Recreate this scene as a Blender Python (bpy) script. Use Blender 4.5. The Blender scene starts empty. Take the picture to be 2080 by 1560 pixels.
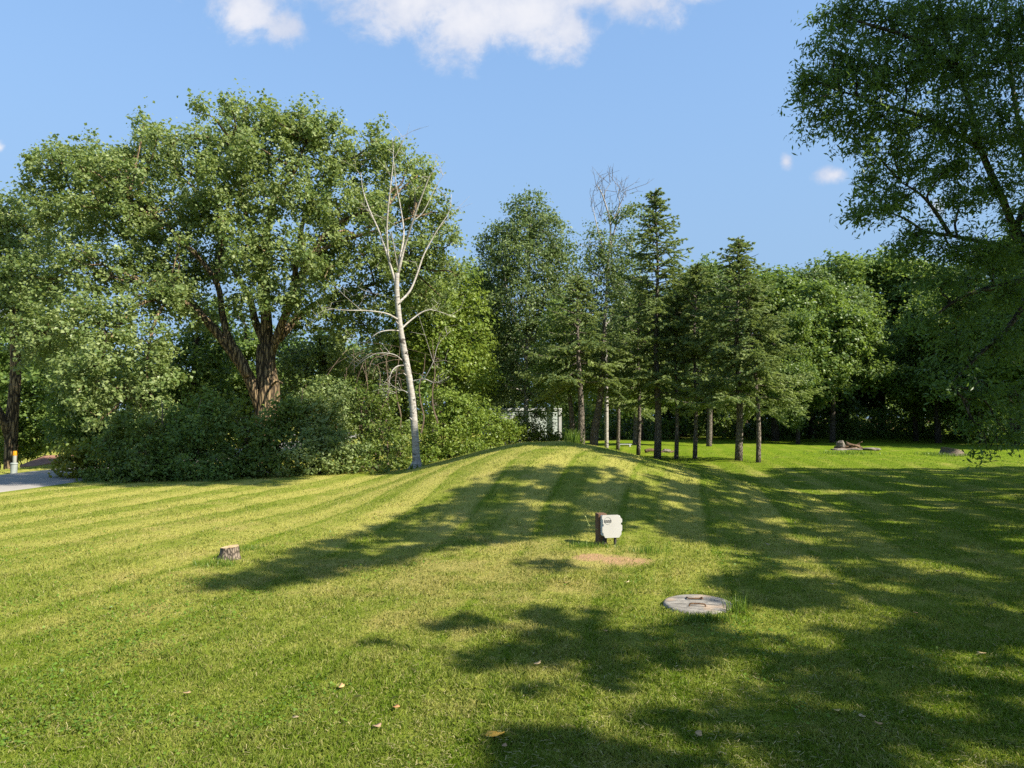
import bpy, math, random
import numpy as np

R = math.radians
rng = np.random.default_rng(7)
random.seed(7)
scene = bpy.context.scene
col = scene.collection
PI = math.pi

# ------------------------------------------------------------------ camera
CAM_H, F, PITCH = 1.6, 1442.0, math.atan(70 / 1442.0)
cam_d = bpy.data.cameras.new('camera')
cam = bpy.data.objects.new('camera', cam_d)
col.objects.link(cam)
cam.location = (0, 0, CAM_H)
cam.rotation_euler = (PI / 2 + PITCH, 0, 0)
cam_d.sensor_width = 36
cam_d.lens = F / 2080 * 36
cam_d.clip_start, cam_d.clip_end = 0.05, 3000
scene.camera = cam
CP, SP = math.cos(PITCH), math.sin(PITCH)


def P(px, py, d):
    """a place in the world seen at photo pixel (px, py), d metres ahead"""
    xc, yc = (px - 1040) / F, (780 - py) / F
    k = d / (CP - yc * SP)
    return np.array([xc * k, d, CAM_H + (SP + yc * CP) * k])


# ------------------------------------------------------------------ terrain
def sst(a, b, v):
    t = np.clip((v - a) / (b - a), 0, 1)
    return t * t * (3 - 2 * t)


def ramp1(a, b, v):
    t = np.clip((v - a) / (b - a), 0, 1)
    return .5 * t * t * (3 - 2 * t) + .5 * t


def ground(x, y):
    x = np.asarray(x, float); y = np.asarray(y, float)
    cx = 0.75
    left = 1 - ramp1(0.35, 4.5, cx - x)
    right = 1 - ramp1(0.8, 5.6, x - cx)
    mound = 0.885 * left * right * sst(9.3, 15.0, y) * (1 - sst(22, 27, y))
    bank = -1.8 * sst(14.7, 19.5, -x - 0.05 * y)
    und = (0.016 * np.sin(x * 0.9 + 0.7 * np.sin(y * 0.5)) + 0.013 * np.sin(y * 0.8 + 1.3 * np.sin(x * 0.37)))
    und = und + 0.012 * np.sin(x * 3.1 + 1.9 * np.sin(y * 1.7)) * np.sin(y * 2.7 + 1.3 * np.sin(x * 1.3)) + .01 * np.sin(x * 5.3 + y * 1.1) * np.sin(y * 4.1 - x)
    und = und * sst(-10, -8, x) * (1 - sst(60, 90, y))
    knoll = 0.22 * np.exp(-(((x - 23.5) / 1.6) ** 2 + ((y - 33) / 1.6) ** 2))
    rise = 1.5 * sst(48, 80, y) * sst(5, 16, x)
    return mound + bank + und + rise + knoll * 0.6


def G(x, y, dz=0.0):
    return np.array([x, y, float(ground(x, y)) + dz])


def on_ground(px, py):
    """where the ray through a photo pixel first meets the ground"""
    d = 2.0
    while d < 150:
        p = P(px, py, d)
        if p[2] <= float(ground(p[0], p[1])):
            return G(p[0], p[1])
        d += 0.04
    return G(p[0], p[1])


# ------------------------------------------------------------------ object helpers
def link_mesh(name, V, faces, mat, parent=None, tint=None, smooth=False, loc=None):
    """V (n,3) world coordinates; faces: (m,k) array or list of arrays / tuples"""
    V = np.asarray(V, np.float64)
    off = np.zeros(3)
    if parent is not None:
        q = parent
        while q is not None:
            off += np.array(q.location); q = q.parent
    elif loc is not None:
        off = np.asarray(loc, float)
    me = bpy.data.meshes.new(name)
    if isinstance(faces, np.ndarray):
        m, k = faces.shape
        idx = faces.reshape(-1); starts = np.arange(m) * k
    else:
        lens = np.array([len(f) for f in faces]); m = len(lens)
        idx = np.fromiter((i for f in faces for i in f), dtype=np.int64)
        starts = np.concatenate([[0], np.cumsum(lens)[:-1]])
    me.vertices.add(len(V)); me.loops.add(len(idx)); me.polygons.add(m)
    me.vertices.foreach_set('co', (V - off).astype(np.float32).ravel())
    me.polygons.foreach_set('loop_start', starts.astype(np.int32))
    me.loops.foreach_set('vertex_index', idx.astype(np.int32))
    me.polygons.foreach_set('use_smooth', np.full(m, bool(smooth)))
    me.update(calc_edges=True)
    if tint is not None:
        a = me.attributes.new('tint', 'FLOAT', 'FACE')
        a.data.foreach_set('value', np.asarray(tint, np.float32))
    if mat is not None:
        me.materials.append(mat)
    o = bpy.data.objects.new(name, me)
    col.objects.link(o)
    if parent is not None:
        o.parent = parent
    elif loc is not None:
        o.location = loc
    return o


def tag(o, label, cat, group=None):
    o['label'] = label; o['category'] = cat
    if group: o['group'] = group
    return o


def thing(name, label, cat, loc=(0, 0, 0), group=None):
    o = bpy.data.objects.new(name, None)
    o.empty_display_size = 0.2
    col.objects.link(o)
    o.location = tuple(float(v) for v in loc)
    return tag(o, label, cat, group)


def copy_thing(src, loc, rz, s, label, group=None):
    c = src.copy(); col.objects.link(c)
    c.location = tuple(float(v) for v in loc); c.rotation_euler = (0, 0, rz)
    c.scale = s if hasattr(s, '__len__') else (s, s, s)
    c['label'] = label
    if group: c['group'] = group
    for ch in src.children:
        k = ch.copy(); col.objects.link(k); k.parent = c
        for g in ch.children:
            q = g.copy(); col.objects.link(q); q.parent = k
    return c


class Geo:
    def __init__(self):
        self.V, self.F, self.n = [], [], 0

    def add(self, V, F):
        V = np.asarray(V, float)
        self.V.append(V)
        self.F += [tuple(int(i) + self.n for i in f) for f in F]
        self.n += len(V)
        return self

    def tube(self, pts, rad, sides=8, wob=0.0, cap=True):
        pts = np.asarray(pts, float); n = len(pts)
        rad = np.broadcast_to(np.asarray(rad, float), (n,)) if not hasattr(rad, '__len__') or len(rad) == n else np.linspace(rad[0], rad[-1], n)
        T = np.gradient(pts, axis=0); T /= np.linalg.norm(T, axis=1)[:, None] + 1e-9
        ref = np.array([0.13, 0.2, 0.97]) if abs(T[0][2]) < 0.8 else np.array([1, 0.1, 0.05])
        V = []
        ang = np.arange(sides) / sides * 2 * PI
        ph = random.random() * 6
        for i in range(n):
            u = np.cross(T[i], ref); u /= np.linalg.norm(u)
            v = np.cross(T[i], u)
            rr = rad[i] * (1 + wob * (np.sin(ang * 3 + ph + i * 0.5) + 0.6 * np.sin(ang * 5 + ph * 2 - i * 0.3)))
            V.append(pts[i] + np.cos(ang)[:, None] * u * rr[:, None] + np.sin(ang)[:, None] * v * rr[:, None])
        Fc = [(i * sides + j, i * sides + (j + 1) % sides, (i + 1) * sides + (j + 1) % sides, (i + 1) * sides + j)
              for i in range(n - 1) for j in range(sides)]
        if cap:
            Fc.append(tuple(range(sides))[::-1]); Fc.append(tuple((n - 1) * sides + j for j in range(sides)))
        return self.add(np.concatenate(V), Fc)

    def prisms(self, A, B, ra, rb, sides=3):
        A = np.asarray(A, float); B = np.asarray(B, float); n = len(A)
        if n == 0: return self
        ra = np.broadcast_to(ra, (n,)); rb = np.broadcast_to(rb, (n,))
        T = B - A; T /= np.linalg.norm(T, axis=1)[:, None] + 1e-9
        u = np.cross(T, np.array([0.31, 0.52, 0.79])); u /= np.linalg.norm(u, axis=1)[:, None] + 1e-9
        v = np.cross(T, u)
        V = np.zeros((n, 2 * sides, 3))
        for j in range(sides):
            a = 2 * PI * j / sides
            dvec = math.cos(a) * u + math.sin(a) * v
            V[:, j] = A + dvec * ra[:, None]; V[:, sides + j] = B + dvec * rb[:, None]
        base = np.arange(n) * 2 * sides
        Fc = []
        for j in range(sides):
            k = (j + 1) % sides
            Fc.append(np.stack([base + j, base + k, base + sides + k, base + sides + j], 1))
        Fc = np.concatenate(Fc)
        return self.add(V.reshape(-1, 3), Fc.tolist())

    def box(self, lo, hi, M=None, bev=0.0):
        (x0, y0, z0), (x1, y1, z1) = lo, hi
        if bev <= 0:
            V = np.array([(x0, y0, z0), (x1, y0, z0), (x1, y1, z0), (x0, y1, z0), (x0, y0, z1), (x1, y0, z1), (x1, y1, z1), (x0, y1, z1)], float)
            Fc = [(0, 3, 2, 1), (4, 5, 6, 7), (0, 1, 5, 4), (1, 2, 6, 5), (2, 3, 7, 6), (3, 0, 4, 7)]
        else:
            b = bev
            ring = [(x0 + b, y0), (x1 - b, y0), (x1, y0 + b), (x1, y1 - b), (x1 - b, y1), (x0 + b, y1), (x0, y1 - b), (x0, y0 + b)]
            inner = [(x0 + b, y0 + b), (x1 - b, y0 + b), (x1 - b, y0 + b), (x1 - b, y1 - b), (x1 - b, y1 - b), (x0 + b, y1 - b), (x0 + b, y1 - b), (x0 + b, y0 + b)]
            V, Fc = [], []
            for z, rg in ((z0, inner), (z0 + b, ring), (z1 - b, ring), (z1, inner)):
                V += [(x, y, z) for x, y in rg]
            for k in range(3):
                for j in range(8):
                    Fc.append((k * 8 + j, k * 8 + (j + 1) % 8, (k + 1) * 8 + (j + 1) % 8, (k + 1) * 8 + j))
            Fc.append(tuple(range(8))[::-1]); Fc.append(tuple(range(24, 32)))
            V = np.array(V, float)
        if M is not None: V = M(V)
        return self.add(V, Fc)

    def prism(self, poly, axis_lo, axis_hi, M=None):
        """extrude a polygon given in (x, z) from y=axis_lo to axis_hi"""
        n = len(poly)
        V = np.array([(x, axis_lo, z) for x, z in poly] + [(x, axis_hi, z) for x, z in poly], float)
        Fc = [tuple(range(n)), tuple(range(n, 2 * n))[::-1]] + [(j, n + j, n + (j + 1) % n, (j + 1) % n) for j in range(n)]
        if M is not None: V = M(V)
        return self.add(V, Fc)

    def build(self, name, mat, parent=None, smooth=False, loc=None):
        return link_mesh(name, np.concatenate(self.V), self.F, mat, parent, smooth=smooth, loc=loc)


def rotz(a, c):
    ca, sa = math.cos(a), math.sin(a); c = np.asarray(c, float)
    M = np.array([[ca, -sa, 0], [sa, ca, 0], [0, 0, 1]])
    return lambda V: V @ M.T + c


def spline(pts, n=4):
    """smooth a polyline (Catmull-Rom)"""
    p = np.asarray(pts, float)
    if len(p) < 3: return np.linspace(p[0], p[-1], n + 1)
    q = np.vstack([2 * p[0] - p[1], p, 2 * p[-1] - p[-2]])
    out = []
    for i in range(1, len(q) - 2):
        for t in np.arange(n) / n:
            a, b, c, d = q[i - 1], q[i], q[i + 1], q[i + 2]
            out.append(0.5 * (2 * b + (c - a) * t + (2 * a - 5 * b + 4 * c - d) * t * t + (3 * b - a - 3 * c + d) * t ** 3))
    out.append(p[-1])
    return np.array(out)


# ------------------------------------------------------------------ materials
def new_mat(name):
    m = bpy.data.materials.new(name); m.use_nodes = True
    nt = m.node_tree; nt.nodes.clear()
    return m, nt


class N:
    """tiny node-building helper"""
    def __init__(self, nt): self.nt = nt

    def n(self, t, **kw):
        x = self.nt.nodes.new(t)
        for k, v in kw.items(): setattr(x, k, v)
        return x

    def put(self, sock, v):
        if isinstance(v, bpy.types.NodeSocket): self.nt.links.new(v, sock)
        elif v is not None:
            sock.default_value = v

    def math(self, op, a, b=None, c=None, clamp=False):
        x = self.n('ShaderNodeMath', operation=op, use_clamp=clamp)
        self.put(x.inputs[0], a)
        if b is not None: self.put(x.inputs[1], b)
        if c is not None: self.put(x.inputs[2], c)
        return x.outputs[0]

    def mix(self, f, a, b, blend='MIX'):
        x = self.n('ShaderNodeMix', data_type='RGBA', blend_type=blend)
        x.clamp_factor = True
        self.put(x.inputs[0], f)
        for s, v in ((x.inputs[6], a), (x.inputs[7], b)):
            if isinstance(v, (tuple, list)) and len(v) == 3: v = (*v, 1)
            self.put(s, v)
        return x.outputs[2]

    def noise(self, vec, scale, detail=3, rough=0.55, dist=0.0, dim='3D'):
        x = self.n('ShaderNodeTexNoise'); x.noise_dimensions = dim
        if vec is not None: self.put(x.inputs['Vector'], vec)
        x.inputs['Scale'].default_value = scale; x.inputs['Detail'].default_value = detail
        x.inputs['Roughness'].default_value = rough; x.inputs['Distortion'].default_value = dist
        return x.outputs[0]

    def ramp(self, f, lo, hi, a=0.0, b=1.0):
        x = self.n('ShaderNodeMapRange', interpolation_type='SMOOTHSTEP')
        self.put(x.inputs[0], f)
        for i, v in enumerate((lo, hi, a, b)): self.put(x.inputs[i + 1], v)
        return x.outputs[0]

    def mapping(self, vec, scale=(1, 1, 1), rot=(0, 0, 0), loc=(0, 0, 0)):
        x = self.n('ShaderNodeMapping')
        self.put(x.inputs[0], vec); x.inputs[1].default_value = loc
        x.inputs[2].default_value = rot; x.inputs[3].default_value = scale
        return x.outputs[0]

    def bump(self, h, strength=0.5, dist=0.02):
        x = self.n('ShaderNodeBump'); x.inputs['Strength'].default_value = strength
        x.inputs['Distance'].default_value = dist; self.put(x.inputs['Height'], h)
        return x.outputs[0]

    def pos(self): return self.n('ShaderNodeNewGeometry').outputs['Position']
    def obj(self): return self.n('ShaderNodeTexCoord').outputs['Object']

    def principled(self, c, rough=0.8, normal=None, spec=0.3, metal=0.0):
        x = self.n('ShaderNodeBsdfPrincipled')
        if isinstance(c, (tuple, list)): c = (*c[:3], 1)
        self.put(x.inputs['Base Color'], c); self.put(x.inputs['Roughness'], rough)
        x.inputs['Specular IOR Level'].default_value = spec; x.inputs['Metallic'].default_value = metal
        if normal is not None: self.put(x.inputs['Normal'], normal)
        return x.outputs[0]

    def out(self, s):
        o = self.n('ShaderNodeOutputMaterial'); self.nt.links.new(s, o.inputs[0])


def leaf_mat(name, dark, light, trans, t_mix=0.38, gloss=0.35, rough=0.42):
    m, nt = new_mat(name); k = N(nt)
    a = k.n('ShaderNodeAttribute', attribute_name='tint').outputs['Fac']
    c = k.mix(a, dark, light)
    p = k.principled(c, rough, spec=gloss)
    tr = k.n('ShaderNodeBsdfTranslucent')
    k.put(tr.inputs[0], k.mix(a, tuple(x * 0.8 for x in trans), trans))
    ms = k.n('ShaderNodeMixShader'); ms.inputs[0].default_value = t_mix
    nt.links.new(p, ms.inputs[1]); nt.links.new(tr.outputs[0], ms.inputs[2])
    k.out(ms.outputs[0])
    return m


def bark_mat(name, dark, light, sc=6.0, zs=0.18, bump=0.9, d=0.03):
    m, nt = new_mat(name); k = N(nt)
    v = k.mapping(k.pos(), (1, 1, zs))
    n1 = k.noise(v, sc * 2.2, 5, 0.65, 0.4)
    vo = k.n('ShaderNodeTexVoronoi', feature='DISTANCE_TO_EDGE'); k.put(vo.inputs['Vector'], v); vo.inputs['Scale'].default_value = sc * 1.6
    f = k.math('ADD', k.math('MULTIPLY', k.ramp(vo.outputs[0], 0.0, 0.28), 0.6), k.math('MULTIPLY', n1, 0.5))
    c = k.mix(k.ramp(f, 0.25, 0.85), dark, light)
    k.out(k.principled(c, 0.9, k.bump(f, bump, d), 0.15))
    return m


def plain(name, c1, c2, scale=8, rough=0.7, bump=0.2, spec=0.25, metal=0.0, zs=1.0):
    m, nt = new_mat(name); k = N(nt)
    v = k.mapping(k.obj(), (1, 1, zs))
    n = k.noise(v, scale, 5, 0.6)
    k.out(k.principled(k.mix(k.ramp(n, 0.3, 0.7), c1, c2), rough, k.bump(n, bump, 0.01), spec, metal))
    return m


STRIPE_A = R(12)


def grass_color(k):
    """the lawn's own colour: mowing stripes, dry patches, thatch, bare soil by the box"""
    pos = k.pos()
    sep = k.n('ShaderNodeSeparateXYZ'); k.put(sep.inputs[0], pos)
    x, y = sep.outputs[0], sep.outputs[1]
    warp = k.math('MULTIPLY', k.math('SUBTRACT', k.noise(k.mapping(pos, (1, 1, 0)), 0.13, 1), 0.5), 1.2)
    s = k.math('ADD', k.math('SUBTRACT', k.math('MULTIPLY', x, math.cos(STRIPE_A)), k.math('MULTIPLY', y, math.sin(STRIPE_A))), warp)
    ph = k.math('MULTIPLY', s, 2 * PI / 1.15)
    wave = k.math('MULTIPLY_ADD', k.math('SINE', ph), 0.5, 0.5)
    line = k.ramp(k.math('MULTIPLY_ADD', k.math('SINE', k.math('MULTIPLY_ADD', s, 2 * PI / 0.575, 0.8)), 0.5, 0.5), 0.86, 1.0)
    comb = k.n('ShaderNodeCombineXYZ'); k.put(comb.inputs[0], k.math('MULTIPLY', s, 3.0)); k.put(comb.inputs[1], k.math('MULTIPLY', y, 0.22))
    streak = k.noise(comb.outputs[0], 1.0, 3, 0.6)
    big = k.noise(k.mapping(pos, (1, 1, 0)), 0.35, 3, 0.6)
    mid = k.noise(k.mapping(pos, (1, 1, 0)), 1.7, 4, 0.65)
    fine = k.noise(pos, 14.0, 4, 0.7)
    f = k.math('ADD', k.math('ADD', k.math('MULTIPLY', k.math('MULTIPLY', k.ramp(wave, 0.25, 0.75), k.ramp(y, 3.5, 12.0)), 0.36), k.math('MULTIPLY', streak, 0.6)),
               k.math('ADD', k.math('MULTIPLY', big, 0.55), k.math('MULTIPLY', mid, 0.75)))
    f = k.math('ADD', f, k.math('MULTIPLY', fine, 0.35))
    # the sunny, mown side is drier than the ground under the trees on the right
    lush = k.math('MULTIPLY', k.ramp(x, 1.0, 9.0), 0.42)
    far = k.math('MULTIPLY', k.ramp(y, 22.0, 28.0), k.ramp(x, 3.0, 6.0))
    lush = k.math('ADD', lush, k.math('MULTIPLY', k.ramp(y, 6.0, 3.0), 0.14))
    f = k.math('SUBTRACT', k.math('SUBTRACT', f, lush), k.math('MULTIPLY', line, 0.17))
    dry = k.ramp(f, 0.74, 1.62)
    c = k.mix(dry, (0.140, 0.205, 0.015), (0.385, 0.375, 0.092))
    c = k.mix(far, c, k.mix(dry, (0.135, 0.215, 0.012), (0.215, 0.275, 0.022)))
    sdx = k.math('MULTIPLY', k.math('ADD', x, 0.4), 0.45); sdy = k.math('MULTIPLY', k.math('SUBTRACT', y, 7.6), 0.36)
    near_box = k.ramp(k.math('SQRT', k.math('ADD', k.math('MULTIPLY', sdx, sdx), k.math('MULTIPLY', sdy, sdy))), 1.2, 0.2)
    straw = k.ramp(k.math('ADD', k.math('ADD', mid, k.math('MULTIPLY', big, 0.6)), k.math('MULTIPLY', near_box, 0.22)), 0.84, 1.08)
    c = k.mix(k.math('MULTIPLY', straw, 0.42), c, (0.37, 0.295, 0.12))
    return pos, x, y, c, fine, mid


def soil_mask(k, pos, mid):
    sep = k.n('ShaderNodeSeparateXYZ'); k.put(sep.inputs[0], pos)
    m = None
    for (cx, cy, a, b) in SOIL:
        dx = k.math('DIVIDE', k.math('SUBTRACT', sep.outputs[0], cx), a)
        dy = k.math('DIVIDE', k.math('SUBTRACT', sep.outputs[1], cy), b)
        r = k.math('ADD', k.math('MULTIPLY', dx, dx), k.math('MULTIPLY', dy, dy))
        v = k.ramp(k.math('ADD', r, k.math('MULTIPLY', mid, 2.2)), 2.0, 1.1)
        m = v if m is None else k.math('MAXIMUM', m, v)
    return m


BOXP = on_ground(1240, 1108)
SOILP = on_ground(1268, 1138)
SOIL2 = on_ground(920, 1152)
SOIL = [(SOILP[0], SOILP[1], 0.42, 0.38), (SOILP[0] - 0.35, SOILP[1] + 0.15, 0.25, 0.25)]

# lawn / ground
m, nt = new_mat('lawn'); k = N(nt)
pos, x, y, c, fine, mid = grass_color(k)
c = k.mix(1.0, c, (0.82, 0.78, 0.75), 'MULTIPLY')
c = k.mix(soil_mask(k, pos, mid), c, (0.35, 0.22, 0.11))
# leaf litter under the woods
lit = k.ramp(k.math('ADD', k.math('SUBTRACT', y, k.math('MULTIPLY', x, 0.35)), k.math('MULTIPLY', mid, 6)), 50, 56)
lit = k.math('MULTIPLY', lit, k.ramp(x, -2, 4))
litter = k.mix(fine, (0.05, 0.035, 0.02), (0.14, 0.09, 0.05))
c = k.mix(lit, c, litter)
bn = k.noise(pos, 45, 4, 0.75)
k.out(k.principled(c, 0.95, k.bump(k.math('ADD', bn, fine), 0.8, 0.03), 0.05))
M_LAWN = m

m, nt = new_mat('grass_blades'); k = N(nt)
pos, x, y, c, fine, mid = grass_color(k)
a = k.n('ShaderNodeAttribute', attribute_name='tint').outputs['Fac']
c = k.mix(k.math('MULTIPLY', k.ramp(a, 0.72, 1.0), 0.75), c, (0.38, 0.33, 0.14))
c = k.mix(k.math('MULTIPLY', k.ramp(a, 0.4, 0.0), 0.55), c, (0.045, 0.10, 0.012))
p_ = k.principled(c, 0.5, spec=0.18)
tr = k.n('ShaderNodeBsdfTranslucent'); k.put(tr.inputs[0], k.mix(1.0, c, (1.15, 1.2, 0.55), 'MULTIPLY'))
ms = k.n('ShaderNodeMixShader'); ms.inputs[0].default_value = 0.38
nt.links.new(p_, ms.inputs[1]); nt.links.new(tr.outputs[0], ms.inputs[2]); k.out(ms.outputs[0])
M_BLADE = m

M_TUFT = leaf_mat('tall_grass', (0.05, 0.11, 0.012), (0.17, 0.24, 0.03), (0.20, 0.30, 0.03))
M_COTTON = leaf_mat('cottonwood_leaf', (0.090, 0.145, 0.036), (0.295, 0.345, 0.135), (0.33, 0.41, 0.09), 0.42, 0.3, 0.42)
M_POPLAR = leaf_mat('poplar_leaf', (0.070, 0.118, 0.034), (0.205, 0.255, 0.098), (0.22, 0.30, 0.07), 0.40, 0.3, 0.42)
M_LIME = leaf_mat('bright_leaf', (0.085, 0.145, 0.020), (0.23, 0.29, 0.05), (0.30, 0.39, 0.05), 0.40, 0.3)
M_SHRUB = leaf_mat('shrub_leaf', (0.060, 0.105, 0.018), (0.19, 0.235, 0.05), (0.23, 0.31, 0.04), 0.38, 0.3)
M_WOOD = leaf_mat('woodland_leaf', (0.066, 0.122, 0.026), (0.195, 0.265, 0.064), (0.24, 0.34, 0.05), 0.42, 0.3)
M_WOOD2 = leaf_mat('grey_woodland_leaf', (0.055, 0.100, 0.030), (0.16, 0.215, 0.07), (0.18, 0.26, 0.05), 0.38, 0.3)
M_ASH = leaf_mat('ash_leaf', (0.045, 0.095, 0.022), (0.125, 0.190, 0.042), (0.20, 0.31, 0.04), 0.42, 0.35)
M_SPRUCE = leaf_mat('spruce_needles', (0.078, 0.130, 0.052), (0.265, 0.315, 0.105), (0.27, 0.34, 0.075), 0.38, 0.2, 0.55)
M_YELLOW = leaf_mat('yellowing_leaf', (0.090, 0.117, 0.013), (0.270, 0.261, 0.027), (0.324, 0.306, 0.027), 0.42, 0.25)
M_BARK = bark_mat('furrowed_bark', (0.032, 0.024, 0.016), (0.235, 0.168, 0.092), 7.5, 0.16)
M_BARK2 = bark_mat('grey_bark', (0.06, 0.05, 0.04), (0.20, 0.17, 0.135), 14, 0.3)
M_BARKD = bark_mat('dark_bark', (0.022, 0.018, 0.014), (0.10, 0.082, 0.062), 9, 0.3)
M_TWIG = plain('dry_twig', (0.075, 0.052, 0.036), (0.17, 0.125, 0.085), 10, 0.9)

# white birch bark with dark lenticels and scars
m, nt = new_mat('birch_bark'); k = N(nt)
pos = k.pos()
n1 = k.noise(k.mapping(pos, (1, 1, 5)), 5.0, 4, 0.6)
n2 = k.noise(k.mapping(pos, (1, 1, 1.4)), 2.6, 3, 0.6, 0.6)
c = k.mix(k.ramp(n1, 0.35, 0.7), (0.24, 0.215, 0.185), (0.40, 0.375, 0.335))
c = k.mix(k.ramp(n1, 0.37, 0.30), c, (0.10, 0.085, 0.07))
c = k.mix(k.ramp(n2, 0.40, 0.31), c, (0.07, 0.06, 0.05))
k.out(k.principled(c, 0.75, k.bump(n1, 0.4, 0.01), 0.2))
M_BIRCH = m

# ------------------------------------------------------------------ world: sky with clouds
SUN_AZ, SUN_EL = R(120), R(40)
S = np.array([math.sin(SUN_AZ) * math.cos(SUN_EL), math.cos(SUN_AZ) * math.cos(SUN_EL), math.sin(SUN_EL)])
w = bpy.data.worlds.new('World'); scene.world = w; w.use_nodes = True
nt = w.node_tree; nt.nodes.clear(); k = N(nt)
sky = k.n('ShaderNodeTexSky'); sky.sky_type = 'NISHITA'; sky.sun_disc = False
sky.sun_elevation = SUN_EL; sky.sun_rotation = SUN_AZ
sky.air_density = 1.0; sky.dust_density = 0.35; sky.ozone_density = 2.5
gen = k.n('ShaderNodeTexCoord').outputs['Generated']
sep = k.n('ShaderNodeSeparateXYZ'); k.put(sep.inputs[0], gen)
yy = k.math('MAXIMUM', sep.outputs[1], 0.05)
u = k.math('DIVIDE', sep.outputs[0], yy); v = k.math('DIVIDE', sep.outputs[2], yy)


def uv_of(px, py):
    q = P(px, py, 1.0); return q[0], q[2] - CAM_H


CLOUDS = [(500, 20, 75, 75, 1.0), (575, 60, 55, 55, .9), (640, -40, 200, 60, 1.0), (850, 0, 150, 90, 1.1), (960, 40, 130, 100, 1.1), (1080, 25, 150, 95, 1.1), (1160, 60, 70, 62, .95), (1250, -10, 180, 70, 1.0), (1400, -25, 110, 45, .9),
          (1597, 328, 19, 26, .8), (1694, 356, 46, 24, .85), (1905, 418, 30, 26, .9), (0, 300, 18, 22, .5), (705, 690, 30, 30, .8), (10, 640, 30, 40, .8), (940, -160, 700, 150, 1.0)]
dens = None
cv = k.n('ShaderNodeCombineXYZ'); k.put(cv.inputs[0], u); k.put(cv.inputs[1], v)
for (px, py, a, b, s_) in CLOUDS:
    u0, v0 = uv_of(px, py)
    dx = k.math('DIVIDE', k.math('SUBTRACT', u, u0), a * 1.05 / F)
    dy = k.math('DIVIDE', k.math('SUBTRACT', v, v0), b * 1.05 / F)
    e = k.math('SUBTRACT', s_, k.math('SQRT', k.math('ADD', k.math('MULTIPLY', dx, dx), k.math('MULTIPLY', dy, dy))))
    dens = e if dens is None else k.math('SMOOTH_MAX', dens, e, 0.25)
n1 = k.noise(cv.outputs[0], 11.0, 10, 0.62, 0.25)
n2 = k.noise(k.mapping(cv.outputs[0], (1, 1, 1), (0, 0, 0), (3.1, 1.7, 0)), 5.0, 5, 0.6)
d_ = k.math('ADD', dens, k.math('MULTIPLY', k.math('SUBTRACT', n1, 0.5), 2.3))
n3 = k.noise(cv.outputs[0], 46.0, 6, 0.65, 0.4)
d_ = k.math('ADD', d_, k.math('MULTIPLY', k.math('SUBTRACT', n3, 0.5), 0.55))
al = k.math('MULTIPLY', k.ramp(d_, -0.10, 0.72), 0.94)
al = k.math('MULTIPLY', al, k.ramp(sep.outputs[1], 0.05, 0.2))
shade = k.ramp(k.math('ADD', k.math('MULTIPLY', n2, 1.3), k.math('MULTIPLY', d_, 0.25)), 0.55, 1.05)
SKY_STR = 0.125
ccol = k.mix(shade, (1.95, 2.15, 2.65), (2.85, 2.85, 3.0))
skyc = k.mix(k.ramp(sep.outputs[2], 0.75, 0.0, 0.5, 0.85), sky.outputs[0], (0.82, 1.45, 2.42))
skyc = k.mix(k.ramp(sep.outputs[2], 0.52, 0.10, 0.0, 0.75), skyc, (1.08, 1.66, 2.42))
cm = k.mix(al, skyc, ccol)
bg = k.n('ShaderNodeBackground'); k.put(bg.inputs[0], cm); bg.inputs[1].default_value = SKY_STR
wo = k.n('ShaderNodeOutputWorld'); nt.links.new(bg.outputs[0], wo.inputs[0])

sl = bpy.data.lights.new('sun', 'SUN'); so = bpy.data.objects.new('sun', sl); col.objects.link(so)
sl.energy = 4.6; sl.angle = R(0.53); sl.color = (1.0, 0.93, 0.80)
from mathutils import Vector
so.rotation_euler = Vector(S).to_track_quat('Z', 'Y').to_euler()
so.location = tuple(S * 60)

# ------------------------------------------------------------------ setting: ground, road
def axis(lo, hi, f0, f1, fine, grow):
    a = list(np.arange(f0, f1 + 1e-6, fine))
    st = fine; vv = f1
    while vv < hi: st *= grow; vv += st; a.append(vv)
    st = fine; vv = f0; b = []
    while vv > lo: st *= grow; vv -= st; b.append(vv)
    return np.array(b[::-1] + a)


gx, gy = axis(-900, 900, -22, 26, 0.25, 1.12), axis(-400, 1500, -2, 62, 0.25, 1.12)
XX, YY = np.meshgrid(gx, gy)
V = np.stack([XX, YY, ground(XX, YY)], -1).reshape(-1, 3)
nx, ny = len(gx), len(gy)
ii = (np.arange(ny - 1)[:, None] * nx + np.arange(nx - 1)[None, :]).ravel()
o = link_mesh('ground', V, np.stack([ii, ii + 1, ii + nx + 1, ii + nx], 1), M_LAWN, smooth=True)
o['kind'] = 'structure'

m, nt = new_mat('road_asphalt'); k = N(nt)
pos = k.pos(); n1 = k.noise(pos, 60, 4, 0.7); n2 = k.noise(pos, 0.8, 3)
c = k.mix(n1, (0.20, 0.185, 0.165), (0.33, 0.305, 0.275)); c = k.mix(k.math('MULTIPLY', n2, 0.4), c, (0.15, 0.14, 0.125))
k.out(k.principled(c, 0.9, k.bump(n1, 0.5, 0.01), 0.15)); M_ROAD = m
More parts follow.
